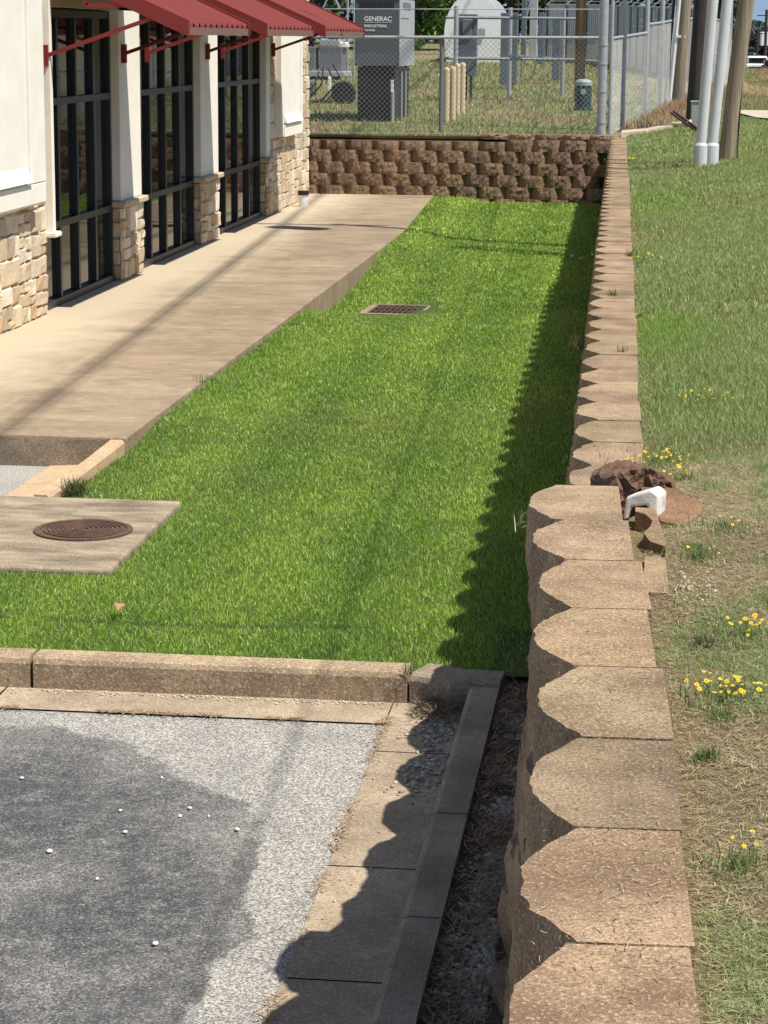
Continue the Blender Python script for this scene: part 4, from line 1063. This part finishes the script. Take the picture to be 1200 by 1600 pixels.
for i in range(16): b_.box(gx0+.09+i*.040, gy0-.006, 3.12, gx0+.112+i*.040, gy0-.001, 3.23)
gp(b_, 'louvre', M['black'])
b_ = MB(); b_.box(gx1+.001, gy0+.5, 3.12, gx1+.008, gy0+1.8, 3.24); 
b_.box(gx1+.001, gy0+.2, 2.95, gx1+.006, gy0+1.5, 2.965); b_.box(gx1+.001, gy0+.1, 2.62, gx1+.006, gy1-.2, 2.632); gp(b_, 'side_vent', M['galvdark'])
for (cx_, cy_, ct_, cr__) in ((gx1-.12, gy0-.01, 1.65, .035), (gx1-.06, gy0+.9, 2.0, .02), (gx1-.06, gy0+1.6, 2.0, .02)):
    b_ = MB(); b_.tube([(cx_, cy_, 1.1), (cx_, cy_, ct_)], cr__, 8); gp(b_, 'conduit', M['galv'])
b_ = MB(); b_.box(gx1-.155, gy0-.02, 1.62, gx1-.10, gy0-.003, 1.86, .004); gp(b_, 'label_plate', M['white'])
def text(s, x, z, y, size, wd, par, mat):
    cu = bpy.data.curves.new('lettering', 'FONT'); cu.body = s; cu.size = size; cu.extrude = .002; cu.offset = size*.018
    to = bpy.data.objects.new('tmp', cu); col.objects.link(to); bpy.context.view_layer.update()
    me = bpy.data.meshes.new_from_object(to.evaluated_get(bpy.context.evaluated_depsgraph_get())); bpy.data.objects.remove(to)
    xs = [v.co.x for v in me.vertices]; k = wd/(max(xs)-min(xs))
    for v in me.vertices: v.co.x *= k
    me.materials.clear(); me.materials.append(mat)
    o = bpy.data.objects.new('lettering', me); col.objects.link(o); o.parent = par
    o.location = Vector((x, y, z)); o.rotation_euler = (math.pi/2, 0, 0); return o
text('GENERAC', gx0+.17, 2.90, gy0-.004, .115, .50, en, M['white'])
text('INDUSTRIAL', gx0+.17, 2.79, gy0-.004, .070, .42, en, M['white']); text('POWER', gx0+.17, 2.72, gy0-.004, .050, .20, en, M['white'])
b_ = MB(); b_.box(gx0+.17, gy0-.004, 2.872, gx0+.67, gy0-.001, 2.878); gp(b_, 'rule', M['white'], en)

# trailer with switch boxes behind the building corner
tr = empty('equipment_trailer', (-7.2, 49.0, 1.25)); tag(tr, 'trailer carrying grey switch boxes and black hoses behind the building corner', 'trailer')
def tp(mb, name, mat, par=tr, **k): o = mb.build(name, mat, par, **k); o.location = -Vector(tr.location) if par is tr else (0, 0, 0); return o
def qbox(px0, py0, px1, py1, Y, D, mat, name, par=tr, bev=.01):
    A, B = at(px0, py1, Y), at(px1, py0, Y); b_ = MB(); b_.box(A.x, Y, A.z, B.x, Y+D, B.z, bev)
    o = b_.build(name, mat, par); o.location = -Vector(par.location); return o
qbox(455, 112, 538, 119, 48.6, 1.2, M['genside'], 'bed'); qbox(455, 73, 492, 108, 48.7, .6, M['galvdark'], 'switch_box'); qbox(499, 62, 530, 72, 48.8, .6, M['genside'], 'box_lid')
qbox(499, 73, 534, 110, 48.8, .7, M['galvdark'], 'switch_box'); qbox(531, 66, 541, 74, 48.9, .5, M['white'], 'box_lid'); qbox(473, 128, 490, 150, 48.5, .4, M['galvdark'], 'tool_box'); qbox(460, 120, 530, 124, 48.9, .1, M['black'], 'chassis')
qbox(512, 120, 517, 143, 48.55, .05, M['white'], 'stand')
wh = MB(); P = at(536, 146, 48.6); wh.tube([(P.x, 48.6, P.z), (P.x, 48.85, P.z)], .25, 20); o = wh.build('wheel', M['rubber'], tr); o.location = -Vector(tr.location)
hs = MB()
for (a, b_, sag) in (((505, 105), (480, 158), 10), ((512, 105), (500, 160), 18), ((520, 100), (508, 160), 22), ((498, 112), (474, 150), 6)):
    A, B = at(*a, 48.4), at(*b_, 48.4); hs.tube([A, at((a[0]+b_[0])/2+sag, (a[1]+b_[1])/2, 48.3), B], .018, 6)
o = hs.build('hose', M['rubber'], tr); o.location = -Vector(tr.location)

# bollards
prot = None
for i, (px, py, Y, l) in enumerate(((697, 191, 42.17, 'cream bollard nearest the generator, front of the left pair'), (707, 188, 42.8, 'cream bollard tucked behind the leftmost one'), (714, 180, 44.5, 'cream bollard in front of the rightmost one'), (722, 178, 45.0, 'rightmost and farthest of the cream bollards'))):
    P = at(px, py, Y)
    if prot is None:
        b_ = MB(); b_.tube([(0, 0, -.05), (0, 0, .94), (0, 0, .975), (0, 0, .99)], [.058, .058, .045, .01], 16); prot = b_.build('bollard', M['tan']); o = prot
    else: o = prot.copy(); col.objects.link(o)
    P = Vector((P.x, Y, yz(P.x, Y))); o.location = P; tag(o, l, 'bollard', 'cream bollards beside the generator')

# equipment frame with cabinets
ef = empty('equipment_rack', (-3.8, 50.5, 1.28)); tag(ef, 'galvanised pipe rack with horizontal rails holding blue grey cabinets', 'equipment rack')
def ep(mb, name, mat): o = mb.build(name, mat, ef); o.location = -Vector(ef.location); return o
for (px, Y) in ((712, 49.7), (796, 51.3), (880, 53)):
    P = at(px, 100, Y); b_ = MB(); b_.tube([(P.x, Y, 1.2), (P.x, Y, 1.28+2.0)], .05 if px < 880 else .035, 12); ep(b_, 'post', M['galv'])
b_ = MB(); b_.box(at(700, 100, 51.2).x, 51.0, 1.25, at(810, 100, 51.2).x-.1, 51.6, 1.34, .01); 
for (py) in (27, 91):
    A, B = at(696, py, 49.8), at(900, py+2, 51.8); b_ = MB(); b_.tube([(A.x, 49.8, A.z), (B.x, 51.8, B.z)], .032, 8); ep(b_, 'rail', M['galvdark'])
qbox(714, 22, 745, 118, 50.3, .35, M['bluegray'], 'cabinet', ef); 
for px in (728, 736): 
    A = at(px, 118, 50.5); b_ = MB(); b_.tube([(A.x, 50.5, 1.2), (A.x, 50.5, A.z)], .03, 8); ep(b_, 'leg', M['black'])
qbox(722, 30, 737, 60, 50.27, .03, M['galvdark'], 'cabinet_door', ef)
qbox(781, 20, 809, 132, 56.5, .4, M['bluegray'], 'cabinet', ef); qbox(862, 25, 876, 125, 60, .4, M['bluegray'], 'cabinet', ef); qbox(840, 20, 850, 100, 62, .3, M['bluegray'], 'cabinet', ef)
cp = MB(); P = at(803, 153, 51.5); cp.box(P.x-.2, 51.3, 1.2, P.x+.35, 51.7, 1.31, .01); ep(cp, 'footing', M['kerb'])
b_ = MB()
for px, py0, py1, Y in ((876, 60, 148, 52), (850, 20, 110, 60), (820, 60, 100, 62)):
    A, B = at(px, py1, Y), at(px, py0, Y); b_.tube([(A.x, Y, A.z), (A.x, Y, B.z)], .02, 6)
ep(b_, 'conduit', M['galvdark'])
# long low cable rail further back
cr = empty('cable_rail', (-3, 64, 1.55)); tag(cr, 'low dark cable rail on short legs behind the equipment rack', 'rail')
b_ = MB(); A, B = at(810, 88, 64), at(935, 96, 64)
b_.tube([(A.x, 64, A.z), (B.x, 64, B.z)], .04, 8); b_.tube([(A.x, 64, A.z-.07), (B.x, 64, B.z-.07)], .02, 6)
o = b_.build('rail', M['galvdark'], cr); o.location = -Vector(cr.location)
for px in (815, 840, 870, 905):
    b_ = MB(); A = at(px, 92, 64); b_.tube([(A.x, 64, A.z), (A.x-.15 if px == 840 else A.x, 64, 1.5)], .025, 6); o = b_.build('leg', M['galvdark'], cr); o.location = -Vector(cr.location)

# arched white shelter
qs = empty('equipment_shelter', (-6.3, 77, 1.83)); tag(qs, 'white arched equipment shelter with a flat front in the utility yard', 'shelter')
A, B = at(694, 97, 76.5), at(783, 97, 76.5); cx = (A.x+B.x)/2; hw = (B.x-A.x)/2
def arch(hw, n=22, h=2.25, w0=.92):
    out = [(-hw*w0, 0)]
    for i in range(n+1):
        t = math.pi*(1-i/n); out.append((hw*math.cos(t)*1.0, h*.42+ (h*.58)*math.sin(t)))
    out.append((hw*w0, 0)); return out
pr_ = arch(hw); n_ = len(pr_); b_ = MB(); vs = [(cx+x, 76.5, 1.8+z) for x, z in pr_]+[(cx+x, 81.5, 1.8+z) for x, z in pr_]
b_.add(vs, [(i, i+1, i+1+n_, i+n_) for i in range(n_-1)]+[tuple(range(n_, 2*n_))]); sh_ = b_.build('shell', M['galv'], qs, smooth=False); sh_.location = -Vector(qs.location)
b_ = MB(); b_.add([(cx+x*1.01, 76.48, 1.8+z*1.01) for x, z in pr_]+[(cx+x*1.01, 76.56, 1.8+z*1.01) for x, z in pr_], [tuple(range(n_))[::-1]]+[(i, i+n_, i+1+n_, i+1) for i in range(n_-1)])
o = b_.build('front_wall', M['white'], qs); o.location = -Vector(qs.location)
b_ = MB(); b_.box(A.x-.4, 76.2, 1.62, B.x+.3, 81.6, 1.80, .02); o = b_.build('slab', M['kerb'], qs); o.location = -Vector(qs.location)
b_ = MB(); P = at(757, 45, 76.4); b_.box(P.x-.2, 76.42, P.z-.25, P.x+.02, 76.44, P.z+.0); b_.tube([(P.x-.22, 76.4, P.z-.27), (P.x-.1, 76.4, P.z+.08)], .012, 5); o = b_.build('handle', M['galv'], qs); o.location = -Vector(qs.location)

# grey ribbed compound fence and building in the background
cf = empty('compound_fence', (-1, 72, 1.8)); tag(cf, 'grey ribbed metal compound fence topped with angled barbed wire arms', 'fence')
def cpn(mb, name, mat): o = mb.build(name, mat, cf); o.location = -Vector(cf.location); return o
segs = [(853, 79, 945, 76), (945, 76, 1090, 63)]
for (pa, Ya, pb, Yb) in segs:
    A, B = at(pa, 95, Ya), at(pb, 95, Yb); b_ = MB(); L = math.dist((A.x, Ya), (B.x, Yb)); n_ = int(L/.12)
    for i in range(n_):
        t0, t1 = i/n_, (i+.82)/n_
        x0, y0, x1, y1 = A.x+(B.x-A.x)*t0, Ya+(Yb-Ya)*t0, A.x+(B.x-A.x)*t1, Ya+(Yb-Ya)*t1; z0, z1 = yz(x0, y0)-.1, yz(x0, y0)+1.85
        b_.add([(x0, y0, z0), (x1, y1, z0), (x1, y1, z1), (x0, y0, z1), (x0, y0+.04, z0), (x1, y1+.04, z0), (x1, y1+.04, z1), (x0, y0+.04, z1)], [(0,1,2,3),(5,4,7,6),(1,5,6,2),(4,0,3,7),(3,2,6,7)])
    cpn(b_, 'slat_panel', M['galv'])
    n_ = max(3, int(L/1.0))
    for i in range(n_+1):
        t = i/n_; x, y = A.x+(B.x-A.x)*t, Ya+(Yb-Ya)*t; z = yz(x, y)+1.85
        b_ = MB(); b_.tube([(x, y-.06, z-1.85), (x, y-.06, z+.05)], .035, 8); cpn(b_, 'post', M['galvdark'])
        b_ = MB(); b_.beam((x, y-.06, z+.03), (x+.5, y-.06, z+.45), .035, .035); cpn(b_, 'barb_arm', M['galv'])
    b_ = MB()
    for k_ in (.15, .3, .45): 
        b_.tube([(A.x+k_*1.1, Ya-.06, yz(A.x, Ya)+1.85+k_*.95), (B.x+k_*1.1, Yb-.06, yz(B.x, Yb)+1.85+k_*.95)], .012, 5)
    b_.tube([(A.x, Ya-.07, yz(A.x, Ya)+1.88), (B.x, Yb-.07, yz(B.x, Yb)+1.88)], .03, 6); cpn(b_, 'barbed_wire', M['wire'])
# tower legs
tl_ = empty('lattice_tower', (-5, 86, 2)); tag(tl_, 'pale steel tower legs rising behind the equipment rack', 'tower')
for px, Y, wd in ((818, 84, 8), (833, 85, 12)):
    A = at(px, 60, Y); b_ = MB(); ww = wd/3560*Y/2; b_.box(A.x-ww, Y, 1.9, A.x+ww, Y+.25, 14, .02); o = b_.build('leg', M['genside'] if wd > 9 else M['bluegray'], tl_); o.location = -Vector(tl_.location)
b_ = MB(); A, B = at(818, 60, 84), at(833, 60, 85)
for z in range(3, 14, 2): b_.beam((A.x, 84.5, z), (B.x, 84.5, z+1.5), .05, .05)
o = b_.build('bracing', M['galv'], tl_); o.location = -Vector(tl_.location)
# antenna mast behind generator
am = empty('mast', (-8.5, 60, 1.5)); tag(am, 'thin pale guyed mast behind the generator and red awning', 'mast')
b_ = MB(); A = at(543, 60, 60); b_.tube([(A.x, 60, 1.45), (A.x, 60, 5)], .03, 8); A2 = at(553, 60, 60); b_.tube([(A2.x, 60, 1.45), (A2.x, 60, 5)], .025, 8); o = b_.build('pipe', M['galv'], am); o.location = -Vector(am.location)
b_ = MB(); 
for (a, b2) in (((505, 12), (520, -20)), ((530, 12), (515, -20)), ((540, 28), (552, 5))): b_.tube([at(*a, 60), at(*b2, 60)], .025, 6)
o = b_.build('brace', M['galv'], am); o.location = -Vector(am.location)

# green pedestal
pd = empty('utility_pedestal', (at(911, 173, 46.75).x, 46.75, yz(-1.5, 46.75))); tag(pd, 'dark green domed utility pedestal with a pale label beside the brown pole', 'pedestal')
b_ = MB(); b_.tube([(0, 0, -.03), (0, 0, .06), (0, 0, .07), (0, 0, .50)], [.21, .20, .165, .16], 20); b_.build('body', M['dkgreen'], pd, smooth=False)
b_ = MB(); b_.tube([(0, 0, .50), (0, 0, .57), (0, 0, .61), (0, 0, .625)], [.172, .172, .14, .06], 20); b_.build('dome', M['greenbox'], pd)
b_ = MB(); b_.box(-.05, -.172, .33, .05, -.163, .43, .002); b_.build('label_plate', M['greenbox'], pd)

# ------------------------------------------------------------------ poles
def wpole(name, base, top, r0, r1, mat, label, n=32, group=None):
    e = empty(name, base); tag(e, label, 'utility pole', group); b = Vector(base); t = Vector(top)-b; b_ = MB()
    pts = [t*(i/12) for i in range(13)]; pts[0] = Vector((0, 0, -.2))
    b_.tube(pts, [lerp(r0, r1, i/12)*(1.05 if i == 0 else 1) for i in range(13)], n); o = b_.build('pole', mat, e, smooth=True); return e
A = at(1133.5, 245, 28.4); pA = wpole('utility_pole', (A.x, 28.4, 1.2), (A.x+1.1, 28.4, 12.6), .10, .078, M['pole'], 'thick weathered utility pole right of the two pale conduit pipes')
b_ = MB(); b_.beam((-.9, 0, 11.0), (1.6, 0, 11.0), .1, .12); b_.build('crossarm', M['pole'], pA)
b_ = MB(); b_.tube([(-.15, -.35, 9.3), (-.15, -.35, 10.2)], .24, 16); b_.build('transformer', M['galv'], pA)
b_ = MB(); b_.tube([(.135, -.05, 0), (.2, -.05, 2), (.4, -.05, 10.5)], .008, 6); b_.build('ground_wire', M['black'], pA)
for (bx, by, tx, l, tp_) in ((1094, 250, 1114.5, 'left one of the two pale conduit pipes leaning before the big pole', 11), (1112, 250, 1139+12, 'right one of the two pale conduit pipes leaning before the big pole', 11)):
    Y = 27.3 if bx < 1100 else 27.45; P = at(bx, by, Y); zb = yz(P.x, Y); e = empty('conduit_pipe', (P.x, Y, P.z)); tag(e, l, 'pipe', 'conduit pipes at the utility pole')
    Q = at(1114.5 if bx < 1100 else 1137, 0, Y); dx = (Q.x-P.x)/(Q.z-P.z)
    b_ = MB(); hp = 2.9; b_.tube([(0, 0, .15), (dx*hp, 0, hp), (dx*hp+.02, .3, 5.2)], .062, 28); b_.build('pipe', M['pvc'], e, smooth=False)
    b_ = MB(); b_.tube([(0, 0, -.15), (0, 0, .17), (0.003, 0, .20)], [.081, .081, .066], 18); b_.build('coupling', M['pvc'], e, smooth=False)
A = at(1080, 205, 39.5); pB = wpole('utility_pole', (A.x+.04, 39.5, 1.05), (A.x+.42, 39.5, 12), .15, .11, M['poledark'], 'dark creosoted pole with the grey green box, behind the pale pipes')
A = at(1058, 165, 49.2); pC = wpole('utility_pole', (A.x, 49.2, 1.2), (A.x+.5, 49.2, 11.5), .13, .10, M['pole'], 'leaning brown pole with a white conduit on its left beside the fence')
b_ = MB(); b_.tube([(-.17, -.05, 0), (-.17+.32, -.05, 4.6)], .05, 12); b_.build('conduit', M['white'], pC, smooth=True)
b_ = MB(); b_.box(-.06, -.12, 1.45, .13, -.06, 1.50); b_.build('strap', M['white'], pC)
b_ = MB(); b_.beam((-.27, .1, 0), (.02, .1, 4.6), .10, .06); b_.build('guard', M['black'], pC)
A = at(905, 158, 50.2); pD = wpole('utility_pole', (A.x, 50.2, 1.25), (A.x-.02, 50.2, 9.5), .115, .09, M['polebrown'], 'brown wooden pole inside the fence beside the green pedestal')
# box at dark pole
P0, P1 = at(1080, 213, 38.9), at(1095, 160, 38.9); bx = MB(); bx.box(-.09, -.08, 0, .10, .1, P1.z-P0.z, .012)
jb = empty('junction_box', ((P0.x+P1.x)/2, 38.9, P0.z)); tag(jb, 'narrow grey green metal box standing at the foot of the dark pole', 'junction box'); bx.build('cabinet', M['greenbox'], jb)
lid = MB(); lid.box(-.10, -.09, P1.z-P0.z+.001, .11, .11, P1.z-P0.z+.025, .004); lid.build('lid', M['greenbox'], jb)
# steel angles leaning
ai = empty('scrap_irons', (at(1090, 210, 37).x, 37, 1.1)); tag(ai, 'pair of dark rusty iron rods sticking out beside the pale pipes', 'iron rods')
for (a, b2) in (((1049, 176), (1090, 206)), ((1053, 174), (1092, 202))):
    b_ = MB(); P, Q = at(*a, 38), at(*b2, 37.2); b_.beam(P, Q, .035, .035); o = b_.build('rod', M['rust'], ai); o.location = -Vector(ai.location)
b_ = MB(); P, Q, S_ = at(1050, 193, 37.8), at(1070, 195, 37.6), at(1079, 189, 37.5); b_.tube([P, Q, S_], .03, 8)
o = b_.build('pvc_elbow', M['tan']); tag(o, 'short tan plastic pipe lying in the dirt by the iron rods', 'pipe')
# concrete mow strip and driveway
ms = MB(); zs = [(-.6, 38.35), (-.2, 38.6), (.3, 39.6), (.62, 41.0)]
V_ = []
for (x, y) in zs: V_ += [(x, y, yz(x, y)+.07), (x, y+.6, yz(x, y+.6)+.08)]
V_ += [(x, y, z-.15) for x, y, z in V_]
k = len(zs)*2; Fm = []
for i in range(len(zs)-1): Fm += [(2*i, 2*i+2, 2*i+3, 2*i+1), (2*i+k, 2*i+2+k, 2*i+2, 2*i)]
ms.add(V_, Fm); o = ms.build('edging', M['paleconc']); tag(o, kind='structure')
dv = MB(); vs = []
for (x, y) in ((1.45, 45.5), (1.75, 42.3), (2.2, 41.2), (6, 41.2), (6, 46.5), (1.45, 46.5)): vs.append((x, y, yz(x, y)+.06))
dv.add(vs, [(0, 1, 2, 3, 4, 5)]); tag(dv.build('driveway', M['paleconc']), kind='structure')
# overhead cables (above the picture, their soft shadows cross the walk and the lawn)
for (z, s_, r_, l, off) in ((12.15, -.058, .024, 'upper overhead power cable running along the pole line', 0), (12.15, -.058, .018, 'second upper overhead power cable beside the first', .08), (6.25, -.046, .009, 'low overhead telephone cable running along the pole line', 0)):
    b_ = MB(); b_.tube([(.95+off+s_*(yy-28.4), yy-28.4, (yy-28.4)**2*.0004) for yy in (-25, 0, 15, 28.4, 45, 60, 75)], r_, 6)
    o = b_.build('overhead_cable', M['black']); o.location = (0, 28.4, z); tag(o, l, 'cable', 'overhead cables')

# ------------------------------------------------------------------ road, cars, far scenery
rd = MB(); vs = []
ysr = [100, 130, 150, 180, 210, 300, 480, 700, 900]
for yy in ysr:
    xa = 4.2+yy*.0145+ (yy-210)*.012*(yy > 210); vs += [(xa, yy, yz(xa, yy)+.05), (xa+10+yy*.02, yy, yz(xa+10, yy)+.05)]
rd.add(vs, [(2*i, 2*i+1, 2*i+3, 2*i+2) for i in range(len(ysr)-1)]); M['road'] = plain('road_asphalt', (.20,.20,.20), .9, var=.1, scale=.5); tag(rd.build('road', M['road']), kind='structure')
def car(px, Y, zc, W, H, L, mat, name, label, cat, van=False, group='cars on the distant road'):
    e = empty(name, (at(px, 100, Y).x, Y, zc)); tag(e, label, cat, group); hw = W/2
    b_ = MB(); hb = H*.52; b_.box(-hw, 0, .28, hw, L, hb, .08); b_.box(-hw*.86, (.9 if not van else .5), hb+.001, hw*.86, L-.3, H, .12); b_.build('body', mat, e)
    g_ = MB(); g_.box(-hw*.76, (.87 if not van else .47), hb+.06, hw*.76, (.9 if not van else .5)+.02, H-.14); g_.build('windshield', M['glass'], e)
    for sx in (-1, 1):
        h_ = MB(); h_.box(sx*hw*.72-.14, -.012, hb-.32, sx*hw*.72+.14, .03, hb-.16, .01); h_.build('headlight', M['white'], e)
        for yy in (.8, L-.8):
            w_ = MB(); w_.tube([(sx*(hw-.2), yy, .33), (sx*(hw+.01), yy, .33)], .33, 14); w_.build('wheel', M['rubber'], e)
    bm = MB(); bm.box(-hw*.8, -.05, .3, hw*.8, -.001, .45, .01); bm.build('bumper', M['black'], e)
M['carred'] = plain('dark_red_paint', (.10, .02, .02), .3, var=.05); M['cardark'] = plain('dark_blue_paint', (.03, .04, .055), .3, var=.05)
def zat(py, Y): return at(1180, py, Y).z
car(1184, 205, zat(112.5, 205), 2.0, 1.35, 4.8, M['white'], 'white_van', 'white van facing the camera on the distant road', 'van', True)
car(1160, 216, zat(111, 216), 1.9, 1.05, 4.5, M['white'], 'parked_car', 'white car half hidden behind the utility pole beside the white van', 'car')
car(1211, 190, zat(115, 190), 1.8, 1.1, 4.5, M['carred'], 'parked_car', 'dark red car cut by the right edge of the view', 'car')
car(1172, 300, zat(90, 300), 1.35, 1.25, 4.5, M['cardark'], 'parked_car', 'dark car higher up the road behind the white van', 'car')
bb = empty('shop_building', (at(1175, 60, 520).x, 520, 0)); tag(bb, 'low pale building with a dark roof among trees on the horizon', 'building')
b_ = MB(); b_.box(-3, 0, -3, 3.4, 10, 4.2); b_.build('wall', M['header'], bb); b_ = MB(); b_.box(-3.4, -.4, 4.21, 3.8, 10.4, 5.4, .3); b_.build('roof', M['bluegray'], bb)
b_ = MB(); [b_.box(x, -.05, 1.4, x+1.0, -.01, 2.8) for x in (-2.4, -.6, 1.4)]; b_.build('window', M['glass'], bb)
tk = empty('box_trailer', (at(1198, 70, 420).x, 420, zat(73, 420)-.3)); tag(tk, 'white box trailer standing by the trees at the far right', 'trailer')
b_ = MB(); b_.box(-1, 0, .5, 2.4, 6, 2.9, .05); b_.build('body', M['white'], tk); b_ = MB(); b_.tube([(-.9, 1, .4), (-.6, 1, .4)], .4, 12); b_.build('wheel', M['rubber'], tk)

def tree(x, y, z, h, r, label, seed, base=.12, dark=(.025, .05, .015), light=(.075, .13, .03), n=4200, ls=.16, name='tree', group='trees behind the yard'):
    e = empty(name, (x, y, z)); tag(e, label, 'tree', group); r_ = np.random.RandomState(seed)
    b_ = MB(); b_.tube([(0, 0, -.3), (.05, 0, h*.3), (.12, .05, h*.62), (.1, 0, h*.85)], [h*.035, h*.028, h*.018, h*.006], 10)
    for i in range(7):
        a = r_.uniform(0, 6.28); z0 = h*r_.uniform(.18, .6); q = r*r_.uniform(.5, .85); b_.tube([(.06, 0, z0), (q*.5*math.cos(a), q*.5*math.sin(a), z0+h*.1), (q*math.cos(a), q*math.sin(a), z0+h*.16)], [h*.014, h*.009, h*.003], 6)
    b_.build('trunk', M['bark'], e, smooth=True)
    nc = 34; ca = r_.uniform(0, 6.28, nc); ch = r_.uniform(base, .95, nc); cr_ = r*np.sqrt(r_.uniform(.05, 1, nc))*np.sqrt(np.clip(1-((ch-.45)/.58)**2, .08, 1))
    cc = np.stack([cr_*np.cos(ca), cr_*np.sin(ca), ch*h], 1); csz = r_.uniform(.22, .42, nc)*r
    k = r_.randint(0, nc, n); d = r_.normal(0, 1, (n, 3)); d /= np.linalg.norm(d, axis=1)[:, None]; q = r_.uniform(.35, 1.05, n)**.6
    P = cc[k]+d*(csz[k]*q)[:, None]*np.array([1, 1, .75])
    a1 = r_.normal(0, 1, (n, 3)); a1 /= np.linalg.norm(a1, axis=1)[:, None]; a2 = np.cross(a1, r_.normal(0, 1, (n, 3))); a2 /= np.linalg.norm(a2, axis=1)[:, None]
    s_ = ls*r_.uniform(.6, 1.4, n)[:, None]; V = np.stack([P-a1*s_, P+a2*s_*.6, P+a1*s_, P-a2*s_*.6], 1).reshape(-1, 3)
    b0 = (np.arange(n)*4)[:, None]; F = np.concatenate([b0+np.array([[0, 1, 2]]), b0+np.array([[0, 2, 3]])], 1).reshape(-1, 3)
    ck = r_.uniform(0, 1, nc)[k]; C = lerp(np.array(dark), np.array(light), np.clip(ck*.7+r_.rand(n)*.3, 0, 1)[:, None])
    o = np_mesh('crown', V, F, M['leafm'], np.repeat(C[:, None, :], 4, 1).reshape(-1, 3), e)
tl = [(480, 95, 8, 3.6, 'dark broad tree behind the trailer at the left of the yard'), (575, 104, 9, 4.2, 'dark tree rising directly behind the generator'), (650, 92, 7.5, 2.6, 'bright green tree in the gap between generator and white shelter'), (690, 112, 9, 4.0, 'dark tree directly behind the white shelter'),
      (800, 106, 9, 4.2, 'dark tree right of the white shelter'), (880, 110, 9, 4.2, 'dark tree behind the brown wooden pole'), (965, 108, 9, 4.2, 'dark tree above the ribbed compound fence'), (1045, 112, 8, 3.8, 'dark tree between the fence arms and the leaning pole'), (415, 100, 8, 4, 'tree hidden mostly behind the red awnings')]
for i, (px, Y, h, r, l) in enumerate(tl):
    P = at(px, 60, Y); br = 'bright' in l
    tree(P.x, Y, yz(P.x, Y), h, r, l, 40+i, base=.06, dark=(.06, .12, .02) if br else (.02, .04, .012), light=(.16, .27, .05) if br else (.06, .10, .028), n=5200, ls=.17)
for i, (px, Y, h, r, l, dk_) in enumerate(((1121, 330, 6.0, 2.4, 'blue green tree seen between the two pale pipes', 0), (1187, 430, 5.4, 3.2, 'dark purplish tree by the white box trailer', 1), (1197, 470, 7, 4, 'dark tree at the right edge on the horizon', 0), (1166, 560, 7, 4, 'distant tree beside the big pole on the horizon', 0), (1184, 600, 8.5, 3, 'tall distant tree above the pale building', 0), (1135, 620, 7, 5, 'distant tree behind the right pale pipe', 0))):
    P = at(px, 60, Y); z_ = yz(P.x, Y)-.5
    tree(P.x, Y, z_ if Y > 340 else zat(76, Y), h, r, l, 70+i, base=.05, dark=(.045, .05, .055) if dk_ else (.04, .07, .06), light=(.09, .075, .075) if dk_ else (.09, .13, .10), n=1800, ls=.4, group='trees along the distant road')
for i, (px, Y, top, l) in enumerate(((1170, 430, 46, 'leftmost small utility pole on the horizon'), (1176, 450, 48, 'middle small utility pole on the horizon'), (1183, 400, 45, 'small utility pole on the horizon, third from left'), (1195.5, 330, 15, 'tallest distant utility pole at the right edge'))):
    A, B = at(px, 80, Y), at(px, top, Y); e = empty('distant_pole', (A.x, Y, A.z)); tag(e, l, 'utility pole', 'distant utility poles'); b_ = MB(); b_.tube([(0, 0, -1), (0, 0, B.z-A.z)], .2, 8); b_.build('pole', M['poledark'], e)
    b_ = MB(); b_.beam((-1.3, 0, B.z-A.z-.8), (1.3, 0, B.z-A.z-.8), .14, .14); b_.build('crossarm', M['poledark'], e)
print('SCENE BUILT', len(bpy.data.objects), 'caps', ncap)
